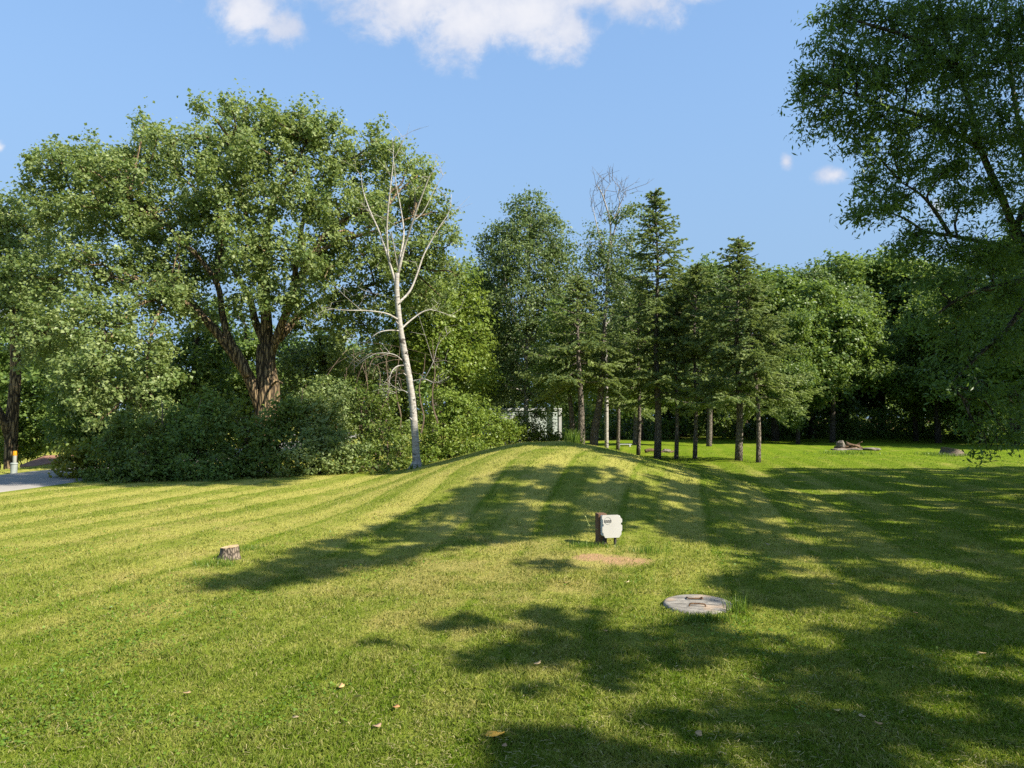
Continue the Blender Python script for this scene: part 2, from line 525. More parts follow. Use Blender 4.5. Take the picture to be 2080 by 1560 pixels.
# the road runs away from us on the left, along the verge
rv, rf = [], []
rys = np.concatenate([np.arange(-30, 60, 0.5), np.arange(60, 300, 5)])
for j, ry in enumerate(rys):
    cx = -12.75 + 0.02 * (ry - 16) + 0.0022 * max(0, ry - 24) ** 2 * -1
    for q, t in enumerate((-1.7, -1.62, 0, 1.62, 1.7)):
        xx = cx + t + 0.05 * math.sin(ry * 1.7 + q) * (abs(t) > 1.65)
        rv.append((xx, ry, float(ground(xx, ry)) + (0.03 - 0.034 * (abs(t) > 1.65) + 0.02 * (t == 0))))
for j in range(len(rys) - 1):
    for q in range(4):
        b = j * 5 + q; rf.append((b, b + 1, b + 6, b + 5))
o = link_mesh('road', rv, rf, M_ROAD, smooth=True); o['kind'] = 'structure'

# ------------------------------------------------------------------ grass blades over the lawn (real blades, thicker cover where one stands)
LIDP = on_ground(1418, 1232)


def vnoise(x, y, sc, seed):
    g0 = np.random.default_rng(seed); T = g0.random((256, 256))
    X, Y = x * sc, y * sc; i, j = np.floor(X).astype(int), np.floor(Y).astype(int); fx, fy = X - i, Y - j
    fx, fy = fx * fx * (3 - 2 * fx), fy * fy * (3 - 2 * fy)
    q = lambda a, b: T[a % 256, b % 256]
    return (q(i, j) * (1 - fx) + q(i + 1, j) * fx) * (1 - fy) + (q(i, j + 1) * (1 - fx) + q(i + 1, j + 1) * fx) * fy


def make_blades(n):
    ud = rng.uniform(1 / 34.0, 1 / 2.0, n); d = 1 / ud
    x = rng.uniform(-1, 1, n) * (0.86 * d + 1.2); y = d
    keep = (x > -10.6 - 0.02 * (y - 16)) | (x < -14.9)
    for (cx, cy, a, b) in SOIL:
        r = ((x - cx) / a) ** 2 + ((y - cy) / b) ** 2
        keep &= rng.random(n) < np.clip(.12 + (r - .25) * .9, .12, 1)
    keep &= ((x - LIDP[0]) ** 2 + (y - LIDP[1]) ** 2) > 0.275 ** 2
    thin = vnoise(x, y, 5.5, 1) * .6 + vnoise(x, y, 14, 2) * .4
    keep &= rng.random(n) < np.clip(.35 + thin * 1.3, 0, 1)
    x, y, d, thin = x[keep], y[keep], d[keep], thin[keep]; n = len(x)
    z = ground(x, y)
    patch = 0.5 + 0.5 * np.sin(x * 2.1 + 1.7 * np.sin(y * 1.3)) * np.sin(y * 2.7 + 1.1 * np.sin(x * 1.9))
    hgt = rng.uniform(0.016, 0.036, n) * (0.8 + 0.5 * patch) * (.45 + 1.15 * thin) * (1 + 0.35 * (rng.random(n) < 0.05))
    wid = 0.0026 + 0.00062 * d
    az = rng.uniform(0, 2 * PI, n); lean = rng.uniform(0.15, 1.2, n)
    a2 = rng.uniform(0, 2 * PI, n)
    base = np.stack([x, y, z - 0.004], 1)
    side = np.stack([np.cos(a2), np.sin(a2), np.zeros(n)], 1) * (wid * rng.uniform(0.6, 1.3, n))[:, None] * 0.5
    ld = np.stack([np.cos(az), np.sin(az), np.zeros(n)], 1)
    mid = base + ld * (hgt * lean * 0.35)[:, None] + np.array([0, 0, 1]) * (hgt * 0.62)[:, None]
    tip = base + ld * (hgt * lean)[:, None] + np.array([0, 0, 1]) * (hgt * (1.05 - 0.25 * lean))[:, None]
    V = np.stack([base - side, base + side, mid + side * 0.8, tip, mid - side * 0.8], 1).reshape(-1, 3)
    b = np.arange(n) * 5
    Fc = np.stack([b, b + 1, b + 2, b + 3, b + 4], 1)
    return V, Fc, rng.random(n)


V, Fc, t = make_blades(1050000)
o = link_mesh('grass', V, Fc, M_BLADE, tint=t); o['kind'] = 'stuff'


M_CLOVER = leaf_mat('clover_leaf', (0.070, 0.140, 0.016), (0.15, 0.24, 0.03), (0.20, 0.30, 0.025), 0.35, 0.15)
n = 90000
d = 1 / rng.uniform(1 / 11.0, 1 / 2.2, n); x = rng.uniform(-1, 1, n) * (.86 * d + .8); y = d
cl = vnoise(x, y, .75, 5) * .6 + vnoise(x, y, 2.6, 6) * .4
kp = (cl + rng.normal(0, .09, n) > .69) & ((x - LIDP[0]) ** 2 + (y - LIDP[1]) ** 2 > .1)
x, y = x[kp], y[kp]; n = len(x)
C = np.stack([x, y, ground(x, y) + rng.uniform(.012, .04, n)], 1)
nm = rng.normal(size=(n, 3)) * .38 + np.array([0, 0, 1]); nm /= np.linalg.norm(nm, axis=1)[:, None]
t = rng.normal(size=(n, 3)); t -= nm * (t * nm).sum(1)[:, None]; t /= np.linalg.norm(t, axis=1)[:, None]; b = np.cross(nm, t)
sz = (.0052 + .0006 * y) * rng.uniform(.6, 1.3, n)
ang = np.arange(6) / 6 * 2 * PI
V = (C[:, None, :] + t[:, None, :] * (np.cos(ang)[None, :, None] * sz[:, None, None]) + b[:, None, :] * (np.sin(ang)[None, :, None] * sz[:, None, None])).reshape(-1, 3)
o = link_mesh('clover', V, np.arange(n * 6).reshape(n, 6), M_CLOVER, tint=rng.random(n)); o['kind'] = 'stuff'
# dry clippings left lying by the mower
n = 15000
d = 1 / rng.uniform(1 / 13.0, 1 / 2.2, n); x = rng.uniform(-1, 1, n) * (.86 * d + .8); y = d
kp = (vnoise(x, y, 1.1, 8) * .5 + vnoise(x, y, 4.5, 9) * .5 > .50); x, y = x[kp], y[kp]; n = len(x)
C = np.stack([x, y, ground(x, y) + rng.uniform(.010, .034, n)], 1)
t = rng.normal(size=(n, 3)) * np.array([1, 1, .25]); t /= np.linalg.norm(t, axis=1)[:, None]
b = np.cross(t, np.array([0, 0, 1.0])); L_ = rng.uniform(.006, .018, n)[:, None]; W_ = (.0007 + .00022 * y)[:, None]
V = np.stack([C - t * L_ - b * W_, C - t * L_ + b * W_, C + t * L_ + b * W_, C + t * L_ - b * W_], 1).reshape(-1, 3)
o = link_mesh('grass_clippings', V, np.arange(n * 4).reshape(n, 4), plain('straw', (0.20, 0.17, 0.07), (0.36, 0.31, 0.15), 3, .8)); o['kind'] = 'stuff'


# ------------------------------------------------------------------ foliage
DENS, PER = 2.3, 1.6
LEAF_COUNT = []
def leaf_quads(C, L, W, up=0.6, out=None, droop=0.3, g=rng):
    n = len(C)
    nm = g.normal(size=(n, 3)) * 0.62; nm[:, 2] += up
    if out is not None: nm += out * 0.45
    nm /= np.linalg.norm(nm, axis=1)[:, None] + 1e-9
    t = g.normal(size=(n, 3)); t[:, 2] -= droop
    t -= nm * (t * nm).sum(1)[:, None]; t /= np.linalg.norm(t, axis=1)[:, None] + 1e-9
    b = np.cross(nm, t)
    sz = g.uniform(0.5, 1.45, n)[:, None]; L = L * sz * g.uniform(0.85, 1.15, n)[:, None]; W = W * sz * g.uniform(0.8, 1.15, n)[:, None]
    V = np.stack([C - t * L * 0.5, C + b * W * 0.5 - t * L * 0.06 + nm * W * 0.12, C + t * L * 0.5, C - b * W * 0.5 - t * L * 0.06 + nm * W * 0.12], 1).reshape(-1, 3)
    q = np.arange(n) * 4
    return V, np.stack([q, q + 1, q + 2, q + 3], 1)


def sprays_in(blobs, dens, g=rng, inner=0.45, rough=0.16):
    """spray centres in lumpy ellipsoids. blobs: (centre, (rx, ry, rz)); dens: sprays per square metre of shell"""
    C, O, B = [], [], []
    for bi, (c, r) in enumerate(blobs):
        r = np.array(r, float)
        area = 4 * PI * ((r[0] * r[1]) ** 1.6 / 3 + (r[0] * r[2]) ** 1.6 / 3 + (r[1] * r[2]) ** 1.6 / 3) ** (1 / 1.6)
        n = max(4, int(area * dens * DENS))
        dv = g.normal(size=(n, 3)); dv /= np.linalg.norm(dv, axis=1)[:, None]
        rad = inner + (1 - inner) * g.random(n) ** 0.55
        lump = 1 + rough * (np.sin(dv[:, 0] * 5 + bi) + np.sin(dv[:, 1] * 6 + 2 * bi) + np.sin(dv[:, 2] * 6.5 + 3 * bi)) / 1.5
        C.append(np.array(c) + dv * r * (rad * lump)[:, None]); O.append(dv); B.append(np.full(n, bi))
    return np.concatenate(C), np.concatenate(O), np.concatenate(B)


def crown_leaves(SC, SO, per, srad, L, W, up=0.6, droop=0.3, flat=0.7, g=rng):
    n = len(SC)
    k_ = np.maximum(3, (per * PER * g.uniform(0.5, 1.5, n))).astype(int)
    LEAF_COUNT.append(int(k_.sum()))
    idx = np.repeat(np.arange(n), k_)
    sr = srad * g.uniform(0.6, 1.3, n)
    ax = SO * 0.8 + g.normal(size=(n, 3)) * 0.5; ax[:, 2] -= 0.15
    ax /= np.linalg.norm(ax, axis=1)[:, None]
    tt = g.uniform(-0.8, 1.1, len(idx))
    Cn = SC[idx] + ax[idx] * (tt * sr[idx])[:, None] + g.normal(size=(len(idx), 3)) * (sr[idx] * 0.42)[:, None] * np.array([1, 1, flat])
    V, Fc = leaf_quads(Cn, L, W, up, SO[idx], droop, g)
    ts = np.clip(g.normal(0.45, 0.2, n), 0, 1)
    tint = np.clip(ts[idx] + g.normal(0, 0.22, len(idx)), 0, 1)
    return V, Fc, tint


def branch_path(a, b, sag=0.0, wig=0.12, n=5):
    a = np.asarray(a, float); b = np.asarray(b, float)
    t = np.linspace(0, 1, n)[:, None]
    p = a + (b - a) * t
    L = np.linalg.norm(b - a)
    p[1:-1] += rng.normal(size=(n - 2, 3)) * wig * L * 0.35
    p[:, 2] += sag * L * (np.sin(t[:, 0] * PI))
    return spline(p, 3)


def build_crown(root, name_mat, blobs, dens, per, srad, L, W, trunk_geo=None, attach=None, twigs=0.35, up=0.6, droop=0.3, inner=0.45, rough=0.16, rb=0.05, flat=0.7, twig_r=0.011):
    SC, SO, SB = sprays_in(blobs, dens, inner=inner, rough=rough)
    V, Fc, tint = crown_leaves(SC, SO, per, srad, L, W, up, droop, flat)
    if trunk_geo is not None:
        for bi, (c, r) in enumerate(blobs):
            c = np.asarray(c, float)
            if attach is not None:
                aa = np.asarray(attach, float)
                w_ = np.linalg.norm(aa - c, axis=1) + 1.2 * np.maximum(0, aa[:, 2] - c[2])
                a = aa[np.argmin(w_)]
                if np.linalg.norm(a - c) > 0.3:
                    trunk_geo.tube(branch_path(a, c, 0.06), np.linspace(rb, rb * 0.35, 13), 5, cap=False)
            s = SC[SB == bi]
            pick = s[rng.random(len(s)) < twigs / DENS]
            if len(pick):
                m_ = c + (pick - c) * 0.5 + rng.normal(size=pick.shape) * 0.12 + np.array([0, 0, 0.08])
                trunk_geo.prisms(np.repeat(c[None], len(pick), 0) + (pick - c) * 0.08, m_, rb * 0.34, twig_r * 1.3)
                trunk_geo.prisms(m_, pick, twig_r * 1.3, twig_r * 0.5)
    return link_mesh('crown', V, Fc, name_mat, root, tint=tint)


def pb(px, py, rx, ry, d, rd=None):
    """a crown lump at photo pixel, radii in photo pixels at that distance"""
    s = d / F
    return (P(px, py, d), (rx * s, (rd if rd else (rx + ry) / 2 * s * 0.9), ry * s))


def ppath(pts, d, n=4):
    return spline([P(a, b, (d + (q[0] if q else 0))) for a, b, *q in pts], n)


LEAVES = 0
# ---- the great cottonwood
D = 26.0
base = P(537, 868, D); base[2] = float(ground(base[0], base[1]))
cw = thing('cottonwood_tree', 'huge spreading cottonwood with thick forked trunk and broad sunlit crown, behind the shrubs', 'tree', base)
tg = Geo()
def limb(pts, r0, r1, sides=9, wob=0.05, d=D, g_=tg):
    r0 *= .66; r1 *= .6
    p = ppath(pts, d); g_.tube(p, np.linspace(r0, r1, len(p)), sides, wob); return p
att = []
trunk = np.vstack([[base[0], base[1], base[2] - 0.3], P(540, 850, D), P(545, 800, D), P(541, 745, D), P(543, 700, D)])
tr_ = spline(trunk, 4); tg.tube(tr_, np.linspace(0.43, 0.33, len(tr_)) + 0.10 * np.exp(-np.arange(len(tr_)) / 3.0), 14, 0.06)
for pts, r0, r1 in [
    ([(536, 845), (505, 765, -.3), (468, 712, -.5), (432, 665, -.8), (395, 630, -1), (350, 600, -1.5), (290, 575, -2)], .36, .10),
    ([(505, 765, -.4), (488, 728, -.5), (466, 690, -.6), (452, 640, -.5), (440, 575, -.6), (395, 515, -.8), (330, 450, -1), (260, 400, -1)], .27, .06),
    ([(543, 705), (520, 655, .4), (505, 600, .6), (470, 540, .5), (440, 480, .3), (400, 400, 0)], .26, .06),
    ([(543, 705), (540, 640), (533, 560, .3), (540, 480, .2), (560, 400, 0), (600, 345, -.4), (620, 290, -.3)], .36, .06),
    ([(533, 560, .3), (510, 470, 0), (490, 400, -.4), (480, 300, -.4)], .2, .05),
    ([(548, 720), (572, 660, -.3), (592, 610, -.4), (628, 524, -.6), (668, 468, -.8), (715, 440, -1), (790, 415, -1.2)], .27, .06),
    ([(592, 610, -.4), (610, 480, -.6), (625, 415, -.5), (660, 350, -.3)], .17, .04),
    ([(566, 690, -.1), (610, 640, .5), (650, 612, .8), (700, 595, 1), (780, 570, 1.4), (850, 545, 1.4)], .22, .06),
    ([(628, 524, -.6), (690, 490, -.8), (760, 470, -1), (840, 440, -1)], .15, .05),
    ([(440, 575, -.6), (450, 500, -.6), (470, 440, -.5)], .14, .05),
    ([(432, 665, -.8), (380, 600, 0), (340, 540, .5), (250, 480, .6), (150, 420, .6)], .18, .05),
    ([(350, 600, -1.5), (280, 620, -2.6), (230, 680, -3.4), (200, 740, -3.8)], .12, .04),
    ([(350, 600, -1.5), (320, 640, -2.8), (300, 720, -3.6), (300, 790, -3.8)], .10, .03),
    ([(545, 790), (562, 775, -.6), (573, 778, -.9)], .07, .05)]:
    p = limb(pts, r0, r1); att += list(p[6:])
# the pale dead bough in the crown
tg.prisms(*[np.array([P(a, b, D - 2.6) for a, b in q]) for q in ([(372, 480), (362, 510), (365, 535), (362, 510)], [(362, 510), (365, 535), (358, 570), (348, 560)])], .035, .02)
blobs = [pb(*b) for b in [
    (495, 262, 52, 52, 26), (500, 330, 85, 60, 26), (590, 300, 70, 58, 26), (620, 262, 36, 40, 26), (668, 300, 46, 58, 26), (700, 350, 40, 48, 26), (400, 320, 75, 62, 26.5), (310, 335, 75, 62, 27), (295, 275, 28, 34, 27),
    (225, 345, 70, 55, 26.5), (150, 335, 58, 50, 26), (95, 345, 45, 50, 26), (560, 400, 110, 70, 25), (680, 420, 85, 65, 25), (450, 410, 90, 70, 25), (350, 430, 90, 70, 25.5),
    (240, 440, 90, 65, 25.5), (140, 440, 85, 68, 26), (90, 420, 45, 50, 26), (770, 340, 52, 40, 26.5), (800, 310, 30, 30, 26.5), (850, 350, 38, 38, 26.5), (770, 420, 75, 55, 26.5), (850, 430, 50, 45, 26.5), (890, 490, 42, 60, 26.5), (830, 520, 80, 52, 26.5), (740, 520, 80, 50, 26), (905, 545, 30, 30, 26.5),
    (640, 540, 75, 45, 27), (560, 500, 80, 55, 24.5), (600, 600, 75, 48, 24.5), (540, 590, 60, 55, 24.2), (500, 540, 60, 50, 25), (420, 540, 60, 40, 26.5), (320, 530, 85, 60, 25.5), (230, 550, 85, 60, 24.5), (140, 560, 80, 65, 25), (60, 560, 60, 70, 25),
    (680, 620, 70, 36, 26.5), (330, 620, 80, 46, 24), (230, 640, 80, 55, 23), (150, 660, 80, 60, 23), (90, 680, 60, 70, 24), (400, 640, 50, 40, 26.5),
    (300, 700, 68, 50, 22.5), (210, 720, 66, 50, 22), (320, 770, 45, 60, 22.3), (185, 790, 60, 50, 22), (250, 800, 40, 38, 22.4), (140, 770, 40, 36, 22), (200, 855, 22, 40, 22), (330, 845, 26, 42, 22.4), (275, 850, 26, 30, 22.4),
    (760, 600, 80, 45, 27), (860, 600, 60, 50, 28), (480, 620, 30, 40, 25.5), (605, 655, 45, 30, 27), (690, 670, 46, 30, 26.5), (740, 660, 40, 34, 27.5), (770, 690, 30, 30, 28)]]
tops = [(500, 205), (462, 218), (540, 228), (612, 218), (585, 240), (680, 240), (640, 232), (430, 262), (385, 268), (350, 280), (292, 240), (320, 290), (255, 300), (200, 300), (165, 298), (120, 300), (85, 312), (60, 330), (50, 400), (720, 310), (745, 300), (780, 292), (830, 322), (868, 345), (900, 420), (925, 470), (930, 545), (905, 600), (700, 270)]
for (tx, ty) in tops:
    blobs.append(pb(tx, ty + 14, rng.uniform(8, 15), rng.uniform(24, 38), 26 + rng.normal() * .6))
for _ in range(75):
    a_, r_ = rng.uniform(0, 2 * PI), math.sqrt(rng.random())
    tx, ty = 480 + 400 * r_ * math.cos(a_), 430 + 215 * r_ * math.sin(a_)
    if ty > 560 and 430 < tx < 640: continue
    blobs.append(pb(tx, ty, rng.uniform(16, 30), rng.uniform(24, 44), rng.uniform(23.2, 27.5)))
blobs = [(c, (r[0] * .93, r[1], r[2] * 1.02)) for c, r in blobs]
build_crown(cw, M_COTTON, blobs, 2.7, 16, 0.29, 0.11, 0.10, tg, att, 0.25, inner=0.35, rough=.26)
tg.build('trunk', M_BARK, cw, smooth=True)

# ---- white dead birch
D = 23.0
bb = on_ground(846, 951); D = bb[1]
bt = thing('dead_birch', 'leafless dying birch with tall bare white trunk, in front of the shrubs', 'tree', bb)
tg = Geo()
BR = [
    ([(846, 962), (845, 930), (843, 880), (836, 800), (826, 740), (817, 690), (810, 640), (806, 590), (807, 555)], .122, .066, 10),
    ([(806, 585), (792, 535), (772, 475, .3), (750, 425, .5), (737, 385, .6), (733, 350, .6)], .055, .012, 6),
    ([(805, 575), (790, 530), (786, 460, -.2), (792, 390, -.3), (799, 325, -.2), (797, 280, -.2)], .055, .010, 6),
    ([(808, 560), (822, 500), (838, 450, -.3), (858, 395, -.5), (872, 360, -.6), (882, 345, -.6)], .06, .012, 6),
    ([(810, 615), (832, 592, .3), (846, 560, .5), (862, 515, .7), (890, 465, .9), (912, 430, 1), (917, 395, 1)], .05, .010, 6),
    ([(808, 545), (820, 480, .4), (815, 430, .6), (804, 370, .6), (801, 330, .6)], .045, .01, 5),
    ([(810, 650), (785, 637, -.4), (745, 631, -.8), (700, 630, -1.1), (655, 624, -1.3)], .045, .010, 5),
    ([(815, 668), (835, 650, .3), (862, 632, .5), (885, 631, .6), (925, 645, .8)], .04, .008, 5),
    ([(812, 672), (790, 671, -.5), (768, 676, -.8), (748, 692, -1), (735, 705, -1)], .026, .008, 5),
    ([(822, 742), (805, 745, -.3), (793, 762, -.5), (789, 800, -.5)], .028, .012, 5),
    ([(820, 735), (800, 720, -.3), (765, 718, -.6), (735, 735, -.8), (715, 752, -.8)], .024, .007, 5),
    ([(836, 775), (862, 770, -.2), (885, 778, -.3), (912, 765, -.4)], .026, .008, 5),
    ([(862, 770, -.2), (880, 735, -.3), (890, 700, -.3), (915, 672, -.3)], .018, .006, 5),
    ([(832, 800), (815, 792, -.2), (800, 800, -.3)], .02, .008, 5),
    ([(807, 610), (775, 600, .2), (740, 590, .4), (715, 575, .5)], .02, .006, 5),
    ([(808, 545), (800, 500, -.2), (795, 470, -.3)], .03, .01, 5),
    ([(838, 450, -.3), (860, 430, -.2), (885, 380, 0), (905, 350, 0)], .02, .006, 5),
    ([(799, 325, -.2), (812, 300, -.2), (822, 275, -.2)], .012, .004, 4)]
tips = []
for pts, r0, r1, sd in BR:
    if r0 < .1: r0 *= .78; r1 *= .7
    p = ppath(pts, D, 4); tg.tube(p, np.linspace(r0, r1, len(p)), sd, 0.04)
    tips.append(p)
for p in tips[1:]:
    for _ in range(5):
        i = rng.integers(len(p) // 3, len(p)); a = p[i]
        dr = (p[-1] - p[0]); dr /= np.linalg.norm(dr)
        v1 = dr * 0.5 + rng.normal(size=3) * 0.55; v1[2] += 0.12; v1 *= rng.uniform(0.2, 0.6)
        b1 = a + v1; b2 = b1 + v1 * 0.6 + rng.normal(size=3) * 0.16; b3 = b1 + v1 * 0.4 + rng.normal(size=3) * 0.2
        tg.prisms([a, b1, b1], [b1, b2, b3], [.007, .005, .004], [.005, .0025, .0025])
for k_, (sx, sy, sl) in enumerate([(846, 900, .16), (842, 855, -.13), (838, 815, .1), (829, 765, -.12), (822, 720, .1), (812, 660, -.1), (808, 620, .12)]):
    a = P(sx, sy, D - .02); tg.tube([a, a + np.array([sl * .6, -.07, .05]), a + np.array([sl, -.1, .10])], [.026, .019, .014], 6)
for k_ in range(6):
    a_ = k_ * 1.05 + .3; tg.tube(spline([bb + np.array([0, 0, .42]), bb + np.array([math.cos(a_) * .09, math.sin(a_) * .09, .12]), bb + np.array([math.cos(a_) * .24, math.sin(a_) * .24, -.05])], 3), [.09, .05], 6, .05)
tg.build('trunk', M_BIRCH, bt, smooth=True)

# ---- generic tree from photo lumps
def photo_tree(name, label, cat, trunk_pts, d, r0, r1, lumps, mat, bark, dens=3.0, per=16, srad=0.36, L=0.12, W=0.10, group=None, extra=(), twigs=0.25, up=0.6, droop=0.3, foot=None, inner=0.4, rb=0.045, rough=0.16):
    p0 = P(trunk_pts[0][0], trunk_pts[0][1], d)
    b = foot if foot is not None else G(p0[0], p0[1])
    root = thing(name, label, cat, b, group)
    g_ = Geo()
    pts = [b - np.array([0, 0, 0.25])] + [P(q[0], q[1], d + (q[2] if len(q) > 2 else 0)) for q in trunk_pts[1:]]
    p = spline(pts, 4); g_.tube(p, np.linspace(r0, r1, len(p)), 9, 0.05)
    at = list(p[len(p) // 4:])
    for pts, a, c in extra:
        q = ppath(pts, d); g_.tube(q, np.linspace(a, c, len(q)), 7, 0.04); at += list(q)
    build_crown(root, mat, [pb(*l) for l in lumps], dens, per, srad, L, W, g_, at, twigs, up, droop, inner, rough=rough, rb=rb)
    g_.build('trunk', bark, root, smooth=True)
    return root


# left edge trees beyond the road
photo_tree('poplar_tree', 'tall poplar at the left edge with a bare brown lower trunk beyond the road', 'tree',
           [(22, 940), (24, 860), (32, 770), (30, 680), (25, 600), (20, 500)], 28, .26, .1,
           [(15, 430, 45, 45, 28), (60, 480, 55, 60, 28.5), (-30, 460, 60, 60, 28), (20, 540, 70, 60, 28), (70, 620, 60, 70, 28.5), (-20, 620, 60, 45, 28), (20, 590, 50, 45, 29), (80, 700, 50, 45, 29), (-60, 540, 60, 70, 28)],
           M_COTTON, M_BARK, extra=[([(20, 890), (5, 850, -.3), (-25, 800, -.6), (-60, 740, -1)], .2, .1)])
photo_tree('poplar_tree', 'leafy tree behind the low brown roof, in deep shade beyond the road', 'tree',
           [(150, 960), (152, 880), (150, 800), (145, 700), (150, 600)], 37, .3, .1,
           [(60, 800, 70, 60, 37), (130, 760, 80, 70, 37), (60, 880, 60, 36, 37), (150, 860, 80, 50, 37), (0, 820, 50, 60, 38), (40, 700, 90, 60, 39), (-10, 900, 50, 36, 37), (-40, 780, 60, 80, 38)],
           M_WOOD, M_BARKD, dens=2.6, L=.16, W=.13)

# wood behind the shrubs, left to centre
photo_tree('leafy_tree', 'dark leafy tree filling the shade just left of the cottonwood trunk', 'tree',
           [(390, 930), (392, 850), (395, 760), (400, 680)], 29, .22, .1,
           [(380, 760, 80, 70, 29), (300, 780, 80, 70, 29.5), (420, 700, 60, 60, 30), (430, 820, 60, 60, 29), (240, 820, 80, 80, 30), (360, 860, 90, 50, 29), (160, 830, 60, 90, 30), (250, 900, 100, 50, 30)],
           M_WOOD, M_BARKD, dens=2.8, L=.14, W=.12)
photo_tree('leafy_tree', 'mid green leafy tree right of the cottonwood trunk, behind the bare birch', 'tree',
           [(650, 930), (648, 860), (650, 790), (655, 730), (650, 680)], 29.5, .2, .08,
           [(620, 760, 60, 60, 29.5), (670, 720, 50, 50, 29.5), (640, 820, 70, 50, 29), (590, 720, 40, 40, 30), (760, 770, 60, 46, 30.5), (730, 740, 45, 32, 31)],
           M_COTTON, M_BARKD, dens=3.0, L=.12, W=.11)
photo_tree('leafy_tree', 'yellow green bushy tree close behind the bare birch trunk', 'tree',
           [(880, 930), (882, 840), (885, 760), (890, 680), (895, 600)], 30, .2, .08,
           [(880, 640, 60, 70, 30), (930, 600, 55, 60, 31), (900, 720, 65, 60, 30), (850, 700, 50, 60, 30.5), (830, 650, 50, 55, 31), (950, 690, 60, 70, 31), (870, 570, 40, 40, 31), (960, 770, 60, 50, 31), (800, 700, 36, 40, 31)],
           M_LIME, M_BARK2, dens=3.0, L=.12, W=.11)

photo_tree('leafy_tree', 'dark background tree seen between the forked limbs of the cottonwood', 'tree',
           [(500, 930), (502, 860), (500, 790), (498, 720), (500, 660)], 33, .2, .08,
           [(500, 740, 55, 60, 33), (470, 800, 60, 50, 33), (540, 800, 60, 60, 33), (520, 690, 40, 40, 33.5), (450, 720, 40, 50, 33.5), (580, 790, 50, 60, 33.5), (440, 640, 40, 36, 34)],
           M_WOOD, M_BARKD, dens=2.4, L=.15, W=.13)
photo_tree('leafy_tree', 'background tree low between the brown twiggy shrub and the bare birch', 'tree',
           [(745, 930), (747, 870), (745, 810), (742, 760)], 34, .18, .07,
           [(740, 790, 60, 50, 34), (800, 800, 50, 50, 34), (690, 800, 50, 50, 34), (820, 740, 46, 50, 34.5), (770, 850, 70, 40, 34), (690, 740, 34, 36, 34.5)],
           M_SHRUB, M_BARKD, dens=2.4, L=.14, W=.12)

# centre: birch / poplar group
photo_tree('birch_tree', 'tall grey green poplar with a pointed top, left of the spruces and above the shed', 'tree',
           [(1065, 930), (1068, 850), (1070, 740), (1072, 620), (1076, 500), (1078, 420)], 33, .13, .03,
           [(1078, 425, 34, 36, 33), (1060, 465, 55, 45, 33), (1115, 475, 48, 50, 33), (1020, 500, 42, 42, 33), (1070, 530, 75, 55, 32.5), (1135, 550, 46, 60, 33), (1000, 560, 42, 46, 33), (1050, 610, 75, 55, 32.5), (1120, 630, 60, 60, 33), (985, 620, 40, 50, 33.5), (1075, 690, 85, 55, 33), (1000, 700, 60, 60, 33.5), (1060, 770, 80, 50, 33), (1135, 740, 55, 60, 33), (985, 780, 50, 50, 33), (1120, 800, 55, 36, 33), (985, 505, 16, 30, 33)],
           M_POPLAR, M_BIRCH, dens=3.2, per=15, L=.12, W=.085, droop=.7, up=.35, extra=[([(1070, 740), (1050, 660, -.4), (1030, 590, -.6), (1020, 520, -.6)], .07, .02), ([(1070, 700), (1100, 620, -.3), (1120, 540, -.5)], .07, .02)])
photo_tree('birch_tree', 'poplar with a dying bare twiggy top, between the pointed poplar and the tallest spruce', 'tree',
           [(1232, 920), (1232, 800), (1230, 700), (1231, 620), (1235, 540), (1240, 460), (1225, 400), (1212, 375)], 34, .10, .02,
           [(1200, 500, 38, 45, 34), (1240, 540, 48, 50, 34), (1280, 500, 40, 40, 34), (1262, 440, 30, 26, 34), (1290, 425, 22, 18, 34), (1210, 570, 50, 50, 34), (1275, 580, 42, 50, 34), (1240, 650, 50, 50, 34.5), (1190, 640, 40, 60, 35), (1250, 740, 60, 60, 36)],
           M_POPLAR, M_BIRCH, dens=2.6, per=12, L=.115, W=.085, droop=.7, up=.35,
           extra=[([(1236, 520), (1250, 460, .2), (1258, 420, .2), (1256, 385, .2)], .05, .01), ([(1234, 540), (1215, 470, -.2), (1204, 420, -.3)], .045, .012), ([(1240, 460), (1262, 410, .1), (1272, 385, .1)], .03, .008), ([(1225, 400), (1232, 385, 0), (1240, 372, 0)], .015, .006), ([(1250, 460), (1270, 430), (1290, 415)], .03, .01)])
photo_tree('leafy_tree', 'pale green round topped tree between the bare birch and the pointed poplar', 'tree',
           [(950, 930), (952, 840), (955, 740), (958, 640)], 36, .2, .06,
           [(950, 580, 50, 40, 36), (985, 600, 50, 50, 36.5), (920, 620, 45, 50, 36), (960, 680, 70, 60, 36), (1010, 690, 60, 60, 37), (940, 760, 60, 60, 36), (1020, 780, 60, 60, 37)],
           M_POPLAR, M_BARK2, dens=2.8, L=.13, W=.11)

dp = [o for o in bpy.data.objects if o.get('label', '').startswith('poplar with a dying')][0]
g_ = Geo()
for bx, by in [(1225, 400), (1212, 380), (1240, 372), (1256, 385), (1204, 420), (1272, 390), (1262, 410), (1250, 430), (1220, 440), (1236, 450)]:
    for _ in range(5):
        a = P(bx + rng.normal() * 4, by + rng.normal() * 6, 34); b_ = a + np.array([rng.normal() * .28, rng.normal() * .25, rng.uniform(.25, .75)])
        c_ = b_ + (b_ - a) * .5 + rng.normal(size=3) * .1
        g_.prisms([a, b_, b_], [b_, c_, b_ + np.array([rng.normal() * .2, 0, .25])], [.014, .009, .008], [.009, .004, .004])
g_.build('dead_twigs', M_BARK2, dp)

